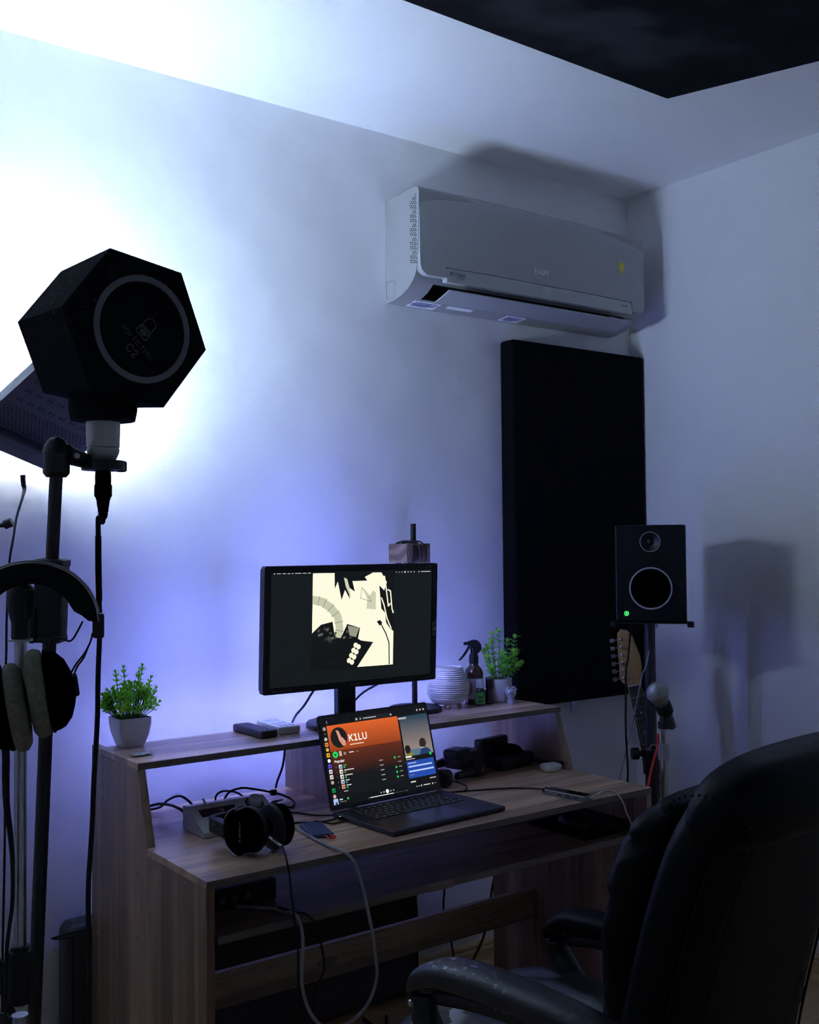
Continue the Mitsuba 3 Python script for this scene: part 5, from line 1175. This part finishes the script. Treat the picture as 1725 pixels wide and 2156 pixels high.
tag('clipped_cord', 'black cord with a square clip curving right of the audio interface', 'cable')
cord('data_lead', [(-1.735, -.37, .695), (-1.70, -.375, .6855), (-1.663, -.393, .6848), (-1.645, -.433, .6848), (-1.630, -.462, .686), (-1.6065, -.490, .6895)], .0019, 'm_rubber', 'rear black cord going into the left side of the laptop')
cord('data_lead_001', [(-1.74, -.47, .6845), (-1.702, -.482, .6845), (-1.681, -.498, .6845), (-1.643, -.511, .6850), (-1.615, -.512, .688), (-1.592, -.516, .690)], .0021, 'm_rubber', 'front black cord going into the left side of the laptop')
cord('data_lead_002', [(-1.685, -.520, .693), (-1.668, -.533, .690), (-1.650, -.544, .686), (-1.622, -.543, .6865), (-1.594, -.540, .690)], .0021, 'm_rubber', 'short black cord from the blue drive to the laptop')
gc = [(-1.725, -.462, .6862), (-1.735, -.50, .6862), (-1.742, -.56, .6862), (-1.752, -.640, .6862), (-1.757, -.705, .6866), (-1.756, -.745, .688), (-1.745, -.766, .676), (-1.736, -.775, .655), (-1.728, -.785, .615), (-1.722, -.792, .574), (-1.714, -.80, .520), (-1.708, -.80, .476), (-1.704, -.80, .435), (-1.708, -.79, .394), (-1.72, -.78, .364), (-1.743, -.77, .341), (-1.773, -.765, .332), (-1.81, -.762, .340), (-1.835, -.760, .365), (-1.852, -.760, .398), (-1.862, -.760, .439), (-1.861, -.758, .477), (-1.857, -.756, .514), (-1.857, -.750, .551), (-1.864, -.735, .5755), (-1.868, -.70, .5700), (-1.876, -.665, .5690), (-1.897, -.640, .5690), (-1.93, -.60, .5690)]
cord('grey_cord', gc, .0037, 'm_cable_grey', 'long grey cord hanging in a loop over the front edge of the desk')
cord('hub_cord', [(-1.30, -.445, .6855), (-1.271, -.446, .6852), (-1.222, -.470, .6852), (-1.161, -.493, .6852), (-1.097, -.520, .6852), (-1.053, -.560, .6860), (-1.039, -.605, .690), (-1.0385, -.612, .6905)], .0020, 'm_rubber', 'thin black cord running along the desktop from the laptop to the hub')
cord('white_cord', [(-1.015, -.751, .6895), (-.995, -.752, .694), (-.964, -.748, .699), (-.938, -.752, .697), (-.919, -.758, .686), (-.906, -.764, .664), (-.900, -.768, .642), (-.886, -.770, .613), (-.878, -.77, .575), (-.87, -.765, .50), (-.87, -.75, .30), (-.88, -.70, .02), (-.90, -.62, .008)], .0023, 'm_cable_white', 'white cord from the hub hanging over the right front edge')
cord('signal_lead', [(-.480, -.41, 1.100), (-.488, -.425, 1.080), (-.490, -.42, 1.038), (-.498, -.42, .981), (-.508, -.42, .945), (-.512, -.42, .858), (-.514, -.42, .772), (-.511, -.42, .699), (-.509, -.42, .605), (-.514, -.40, .384), (-.53, -.36, .10), (-.56, -.33, .008)], .0032, 'm_rubber', 'straight black cord hanging below the left of the speaker')
cord('signal_lead_001', [(-.438, -.452, 1.00), (-.450, -.446, .95), (-.458, -.440, .928), (-.467, -.430, .863), (-.477, -.410, .767), (-.494, -.40, .687), (-.523, -.40, .611), (-.541, -.40, .556), (-.557, -.39, .473), (-.60, -.34, .15), (-.64, -.30, .008)], .0022, 'm_cable_grey', 'thin grey cord slanting down in front of the guitar neck')
cord('red_cord', [(-.662, -.672, .800), (-.656, -.668, .785), (-.652, -.662, .760), (-.654, -.652, .728), (-.662, -.645, .688), (-.669, -.640, .65), (-.681, -.632, .606), (-.697, -.618, .54), (-.717, -.599, .46), (-.74, -.55, .25), (-.73, -.48, .03), (-.70, -.42, .008)], .0036, 'm_red', 'red cord hanging from the vocal microphone stand')
cord('light_lead', [(-2.233, -.117, 1.505), (-2.232, -.118, 1.486), (-2.230, -.119, 1.472), (-2.247, -.160, 1.448), (-2.271, -.200, 1.403), (-2.289, -.24, 1.359), (-2.306, -.27, 1.307), (-2.312, -.28, 1.246), (-2.316, -.285, 1.174), (-2.318, -.29, 1.113), (-2.318, -.287, 1.061), (-2.317, -.281, .877), (-2.316, -.274, .671), (-2.318, -.267, .40), (-2.32, -.29, .15), (-2.30, -.34, .012), (-2.25, -.42, .008)], [.0062, .0055, .0030, .0026, .0026, .0026, .0026, .0026, .0026, .0026, .0026, .0026], 'm_rubber', 'thin cord hanging down from the light panel')
xl = [(-2.485, -1.313, 1.4), (-2.487, -1.312, 1.389), (-2.488, -1.311, 1.372), (-2.488, -1.31, 1.348), (-2.487, -1.308, 1.304), (-2.486, -1.308, 1.264), (-2.485, -1.307, 1.224), (-2.486, -1.304, 1.168), (-2.486, -1.302, 1.119), (-2.487, -1.3, 1.082), (-2.489, -1.297, 1.032), (-2.49, -1.293, 0.97), (-2.493, -1.289, 0.903), (-2.493, -1.287, 0.853), (-2.491, -1.286, 0.804), (-2.491, -1.284, 0.754), (-2.49, -1.283, 0.711), (-2.489, -1.28, 0.625), (-2.48, -1.26, .40), (-2.46, -1.24, .12), (-2.42, -1.22, .010), (-2.35, -1.25, .008)]
add('microphone_cable__cord', tube([(MX, MY, 1.374), (MX - .001, MY, 1.366)] + xl[2:], .0033, 10), 'm_rubber', True)
cn = [(0, 1.4325), (.0098, 1.4325), (.0102, 1.425), (.0100, 1.415), (.0112, 1.4145), (.0112, 1.400), (.0094, 1.398)]
for k in range(8): cn += [(.0092 - k * .00045, 1.396 - k * .0032), (.0080 - k * .00045, 1.3945 - k * .0032)]
cn += [(.0040, 1.370), (0, 1.370)]
add('microphone_cable__connector', shift(lathe(cn, 24), MX, MY, 0), 'm_plastic_black', 30)
add('microphone_cable__sleeve', tube([xl[3], xl[4], xl[5]], .0040, 10), 'm_matte_black', True)
tag('microphone_cable', 'thick black cable hanging straight down from the studio microphone', 'cable')
cord('ground_lead', [(-.735, -.055, .33), (-.738, -.06, .282), (-.751, -.06, .232), (-.768, -.06, .153), (-.790, -.06, .09), (-.828, -.065, .045), (-.87, -.075, .010), (-.93, -.085, .006), (-1.0, -.12, .006)], .0040, 'm_rubber', 'dark cord curving to the floor beside the right desk panel')
cord('ground_lead_001', [(-.985, -.112, .36), (-.985, -.114, .295), (-.994, -.12, .253), (-1.003, -.14, .211), (-1.004, -.16, .178), (-1.002, -.17, .147), (-1.0, -.18, .098), (-.985, -.185, .03), (-.955, -.18, .006), (-.90, -.17, .006)], .0032, 'm_rubber', 'black cord dropping behind the cross board to the floor')
cord('tray_cord', [(-1.86, -.66, .5685), (-1.85, -.71, .5690), (-1.842, -.738, .572), (-1.828, -.745, .558), (-1.812, -.742, .529), (-1.799, -.735, .492), (-1.790, -.73, .444), (-1.799, -.72, .412), (-1.805, -.71, .359), (-1.80, -.68, .15), (-1.76, -.60, .008)], .0024, 'm_rubber', 'thin black cord hanging over the edge of the keyboard tray')
cord('hanging_wire', [(-1.262, -.36, .5485), (-1.262, -.355, .47), (-1.262, -.35, .39), (-1.261, -.35, .365), (-1.258, -.35, .334)], .0016, 'm_cable_white', 'short pale wire hanging below the keyboard tray')
add('desk__keyboard_tray__tape', box(-1.512, -1.443, -.7325, -.7312, TZ - .0175, TZ + .0015), pr('m_tape', (.20, .15, .12), .6), False, label='strip of brown tape')

# on the keyboard tray
add('mouse_pad', prism(rrect(-.98, -.83, -.700, -.48, .01), .003, frame((0, 0, TZ + .0002), (1, 0, 0), (0, 1, 0), (0, 0, 1))), 'm_felt', False, label='thin black mouse pad on the right of the keyboard tray', cat='mouse pad')
mo = trimesh.creation.icosphere(3, 1.0); v = mo.vertices; mo.vertices = np.stack([v[:, 0] * .031, v[:, 1] * .055, np.maximum(v[:, 2], -.25) * .030 + .0080], 1)
add('computer_mouse__body', shift(mo, -.905, -.585, TZ + .0034), 'm_plastic_black', 40)
add('computer_mouse__wheel', shift(cyl((-.003, .03, .0345), (.003, .03, .0345), .006, n=20), -.905, -.585, TZ + .0010), 'm_rubber', 30)
tag('computer_mouse', 'black mouse on the mouse pad of the keyboard tray', 'mouse')
add('small_black_box__case', rbox(-1.995, -1.83, -.60, -.45, TZ + .0004, TZ + .045, .004, 1), 'm_plastic_black', 30)
add('small_black_box__knobs', cat(*[cyl((x, -.6002, TZ + .024), (x, -.608, TZ + .024), .007, n=16) for x in (-1.965, -1.935, -1.905)]), 'm_btn_dark', 30) if False else None
for i, x in enumerate((-1.965, -1.935, -1.905)): add(f'small_black_box__{num("knob", i)}', cyl((x, -.6002, TZ + .024), (x, -.608, TZ + .024), .007, n=16), 'm_btn_dark', 30)
tag('small_black_box', 'low black box at the left end of the keyboard tray', 'box')

# ------------------------------------------------------------------ long case leaning on the wall behind the desk
lc = rbox(-2.122, -1.063, -.100, -.018, .0, .425, .028, 3)
pr('m_case', (.012, .0125, .014), .5)
add('instrument_case__shell', lc, 'm_case', 35)
pv = [(-2.108, -.1005, .03), (-2.108, -.1005, .36), (-2.103, -.1005, .395), (-2.08, -.1005, .411), (-1.10, -.1005, .411), (-1.080, -.1005, .39), (-1.077, -.1005, .03)]
add('instrument_case__piping', tube(pv, .0022, 6, 6), 'm_rubber', True)
tag('instrument_case', 'long dark rounded case standing on the floor behind the desk', 'case')
# cords on the floor under the desk
for i, (lbl, pts) in enumerate((('black cord lying across the floor boards before the long case', [(-1.50, -.42, .006), (-1.42, -.36, .006), (-1.36, -.30, .010), (-1.31, -.22, .006), (-1.30, -.14, .006)]), ('black cord curving to the right over the floor boards', [(-1.62, -.30, .006), (-1.50, -.27, .006), (-1.40, -.21, .014), (-1.30, -.235, .006), (-1.24, -.17, .006)]), ('black cord loop on the floor nearest the chair', [(-1.46, -.55, .006), (-1.40, -.46, .006), (-1.33, -.40, .012), (-1.26, -.42, .006), (-1.20, -.50, .006)]))):
    cord(num('loose_cord', i), pts, .0045, 'm_rubber', lbl)

# ------------------------------------------------------------------ office chair
CF = rotz(8, (-1.760, -1.458, 0))
def leather_bump(p, n, uv):
    return fbm(p.x * 420, p.y * 420, p.z * 420, 2) * .25 + fbm(p.x * 22, p.y * 22, p.z * 22, 3) * 2.2
def leather(key, col, rough, spec=.4):
    mat(key, {'type': 'bumpmap', 'arbitrary': proc(leather_bump, 1e-3), 'scale': .0016, 'bsdf': {'type': 'principled', 'base_color': col if isinstance(col, dict) else rgb(col), 'roughness': rough, 'specular': spec}})
leather('m_leather', (.0016, .0016, .002), .46, .07)
def arm_col(p, n, uv):                           # flaking on top of the left arm pad
    u = (p.x + 2.00) * 1.0; w = p.y + 1.43
    s = fbm(p.x * 260 + p.y * 60, p.y * 130, 3.0, 3)
    near = smoothstep(.0011, .0004, dr.square(u - w * .05) + dr.square(w - .02) * .05)
    return mix((.006, .006, .0075), (.34, .35, .38), smoothstep(.70, .73, s) * near)
leather('m_leather_arm', proc(arm_col), .42)
def sect(hw, ht, n=40, e=2.6, cx=0.0, cy=0.0):
    t = np.arange(n) * 2 * np.pi / n
    s = lambda a: np.sign(a) * np.abs(a) ** (2 / e)
    return np.stack([cx + hw * s(np.cos(t)), cy + ht * s(np.sin(t))], 1)
def stack(levels, e=2.6, n=40, ruffle=0.0, seed=0):
    """levels: (z, half width, centre y, half thickness)"""
    z = np.interp(np.linspace(0, 1, 40), np.linspace(0, 1, len(levels)), [l[0] for l in levels]); q = np.asarray(levels, float)
    tt = np.linspace(0, 1, 44); sp = spline(q, 8); idx = np.linspace(0, len(sp) - 1, 44)
    L_ = np.stack([np.interp(idx, np.arange(len(sp)), sp[:, k]) for k in range(4)], 1); rings = []
    for z_, hw, cy, ht in L_:
        s = sect(max(hw, .002), max(ht, .002), n, e, 0, cy)
        r = np.column_stack([s, np.full(n, z_)])
        if ruffle:
            side = np.abs(s[:, 0]) / max(hw, .01)
            d = meshkit.noise(np.column_stack([r[:, 1] * 18, r[:, 2] * 85, np.sign(r[:, 0])]), seed) - .5
            r[:, 0] += np.sign(r[:, 0]) * d * ruffle * np.clip(side * 2 - 1, 0, 1)
            r[:, 1] += d * ruffle * .5
        rings.append(r)
    return loft(rings)
back_ = stack([(.47, .150, -.195, .012), (.475, .190, -.198, .040), (.52, .208, -.205, .052), (.62, .216, -.222, .054), (.74, .219, -.250, .055), (.86, .222, -.285, .056), (.94, .218, -.312, .056), (.99, .203, -.330, .052), (1.025, .178, -.343, .042), (1.042, .135, -.350, .022), (1.046, .08, -.352, .008)], 3.2, 56)
add('office_chair__backrest', move(back_, CF), 'm_leather', 50)
head_ = stack([(.955, .190, -.345, .022), (.960, .212, -.345, .052), (.985, .226, -.350, .066), (1.015, .226, -.358, .066), (1.042, .205, -.364, .055), (1.060, .150, -.368, .036), (1.066, .08, -.370, .014)], 2.8, 56)
add('office_chair__headrest', move(head_, CF), 'm_leather', 50)
seam = [(-.222 + .0, -.350, .972), (-.226, -.362, 1.0)]
cush = stack([(.50, .08, -.155, .010), (.505, .10, -.155, .045), (.60, .115, -.150, .058), (.74, .150, -.168, .060), (.86, .184, -.200, .060), (.93, .184, -.222, .056), (.965, .168, -.235, .046), (.985, .135, -.243, .028), (.990, .08, -.246, .008)], 2.6, 72, .014, 4)
add('office_chair__back_cushion', move(cush, CF), 'm_leather', 50)
def pipe(pts, r=.0022): return tube([(CF @ np.array([*p, 1]))[:3] for p in pts], r, 6, 8)
zz_ = np.linspace(.50, .955, 14)
bl_ = np.array([(.52, .208, -.205), (.62, .216, -.222), (.74, .219, -.250), (.86, .222, -.285), (.94, .218, -.312), (.99, .203, -.330)])
for i, s in enumerate((-1, 1)):
    pts = [(s * (np.interp(z, bl_[:, 0], bl_[:, 1]) - .006), np.interp(z, bl_[:, 0], bl_[:, 2]) - .030 - .004, z) for z in zz_]
    add(f'office_chair__backrest__{num("piping", i)}', pipe(pts), 'm_matte_black', True)
    pts = [(s * (np.interp(z, bl_[:, 0], bl_[:, 1]) - .062), np.interp(z, bl_[:, 0], bl_[:, 2]) - .0555, z) for z in zz_]
    add(f'office_chair__backrest__{num("seam", i)}', pipe(pts, .0016), 'm_matte_black', True)
# stitches of the headrest ends
st = []
for k in range(26):
    t = k / 25; a = math.pi * (-.15 + 1.25 * t)
    q_ = (-.2275 + .0015 * math.sin(k), -.352 - .060 * math.cos(a), 1.0 + .040 * math.sin(a) - .012)
    st.append(shift(trimesh.creation.icosphere(1, .0019), *(CF @ np.array([*q_, 1]))[:3]))
add('office_chair__headrest__stitching', cat(st), 'm_leather', True, kind='stuff')
def pad_z(levels, e=2.8, n=48): 
    q = np.asarray(levels, float); sp = spline(q, 7); rings = []
    for y, hw, cz, ht, cx in sp:
        s = sect(max(hw, .002), max(ht, .002), n, e); rings.append(np.column_stack([s[:, 0] + cx, np.full(n, y), s[:, 1] + cz]))
    return loft(rings)
seat = pad_z([(-.20, .11, .512, .02, .05), (-.195, .17, .510, .045, .05), (-.10, .195, .508, .050, .055), (.06, .200, .508, .052, .06), (.20, .198, .506, .052, .06), (.285, .188, .498, .048, .06), (.322, .16, .488, .034, .06), (.334, .10, .482, .012, .06)], 3.2, 72).subdivide()
v = seat.vertices; w = meshkit.fbm(np.column_stack([v[:, 0] * 9, v[:, 1] * 6 + v[:, 0] * 3, v[:, 2] * 4]), 3, 9) - .5
topm = np.clip((v[:, 2] - .50) / .05, 0, 1); v[:, 2] += topm * (w * .050 - .014 * np.exp(-((v[:, 0] - .05 - .3 * v[:, 1]) / .03) ** 2)); seat.vertices = v
def seat_col(p, n, uv):                          # the leather is torn open at one corner
    d = dr.sqrt(dr.square(p.x + 1.905) + dr.square(p.y + 1.20))
    s = fbm(p.x * 40, p.y * 40, p.z * 55, 4)
    return mix((.004, .004, .005), (.46, .48, .52), smoothstep(.55, .60, s) * smoothstep(.10, .06, d))
leather('m_leather_seat', proc(seat_col), .36, .45)
add('office_chair__seat', move(seat, CF), 'm_leather_seat', 60)
add('office_chair__seat_pan', move(rbox(-.12, .22, -.17, .27, .43, .465, .012, 1), CF), 'm_plastic_black', 30)
def arm(x, z, y0, y1, key, sk, m):
    L_ = [(y0, .018, z - .012, .008, x), (y0 + .012, .027, z - .004, .016, x), (y0 + .10, .032, z + .006, .020, x), (y0 + .22, .034, z + .010, .021, x), (y1 - .085, .034, z + .006, .021, x), (y1 - .03, .032, z - .010, .020, x), (y1 - .006, .024, z - .028, .014, x), (y1, .012, z - .036, .006, x)]
    add(f'office_chair__{key}', move(pad_z(L_, 2.7, 36), CF), m, 50)
    s = 1 if x > 0 else -1
    up_ = [(x, y1 - .02, z - .040), (x + s * .004, y1 - .03, z - .075), (x + s * .004, y1 - .085, z - .14), (x - s * .004, y1 - .15, z - .22), (x - s * .03, y1 - .19, .462), (x - s * .11, y1 - .20, .450)]
    lo = [(x, y0 + .03, z - .018), (x, y1 - .16, z - .020), (x, y1 - .05, z - .034)]
    add(f'office_chair__{sk}', cat(tube([(CF @ np.array([*p, 1]))[:3] for p in up_], [.020, .021, .022, .022, .022, .020], 14), tube([(CF @ np.array([*p, 1]))[:3] for p in lo], .013, 12)), 'm_plastic_black', True)
arm(-.228, .695, -.245, .150, 'arm_pad', 'arm_support', 'm_leather_arm')
arm(.245, .625, -.235, .265, 'arm_pad_001', 'arm_support_001', 'm_leather')
bolt = (CF @ np.array([-.256, .128, .650, 1]))[:3]
add('office_chair__bolt', shift(trimesh.creation.icosphere(2, .0055), *bolt), 'm_chrome', True)
add('office_chair__gas_lift', move(cat(cyl((0, .06, .10), (0, .06, .30), .026, n=28), cyl((0, .06, .28), (0, .06, .432), .015, n=24)), CF), 'm_plastic_black', 40)
add('office_chair__back_bracket', tube([(CF @ np.array([*p, 1]))[:3] for p in ((0, .02, .445), (0, -.14, .447), (0, -.235, .47), (0, -.262, .58))], .018, 12), 'm_plastic_black', True)
for i in range(5):
    a = math.radians(72 * i + 20); c_, s_ = math.cos(a), math.sin(a)
    leg = [(0, .06, .115), (c_ * .14, .06 + s_ * .14, .105), (c_ * .28, .06 + s_ * .28, .075)]
    add(f'office_chair__{num("base_leg", i)}', tube([(CF @ np.array([*p, 1]))[:3] for p in leg], [.026, .022, .016], 12), 'm_plastic_black', True)
    q_ = np.array([c_ * .28, .06 + s_ * .28, 0]); t_d = np.array([-s_, c_, 0])
    add(f'office_chair__{num("base_leg", i)}__caster', move(cat(*[cyl(q_ + t_d * a0 + (0, 0, .0275), q_ + t_d * a1 + (0, 0, .0275), .027, n=24) for a0, a1 in ((-.024, -.004), (.004, .024))], cyl(q_ + (0, 0, .04), q_ + (0, 0, .075), .008, n=12)), CF), 'm_rubber', 40)
tag('office_chair', 'black leather office chair seen from behind at the desk', 'chair')
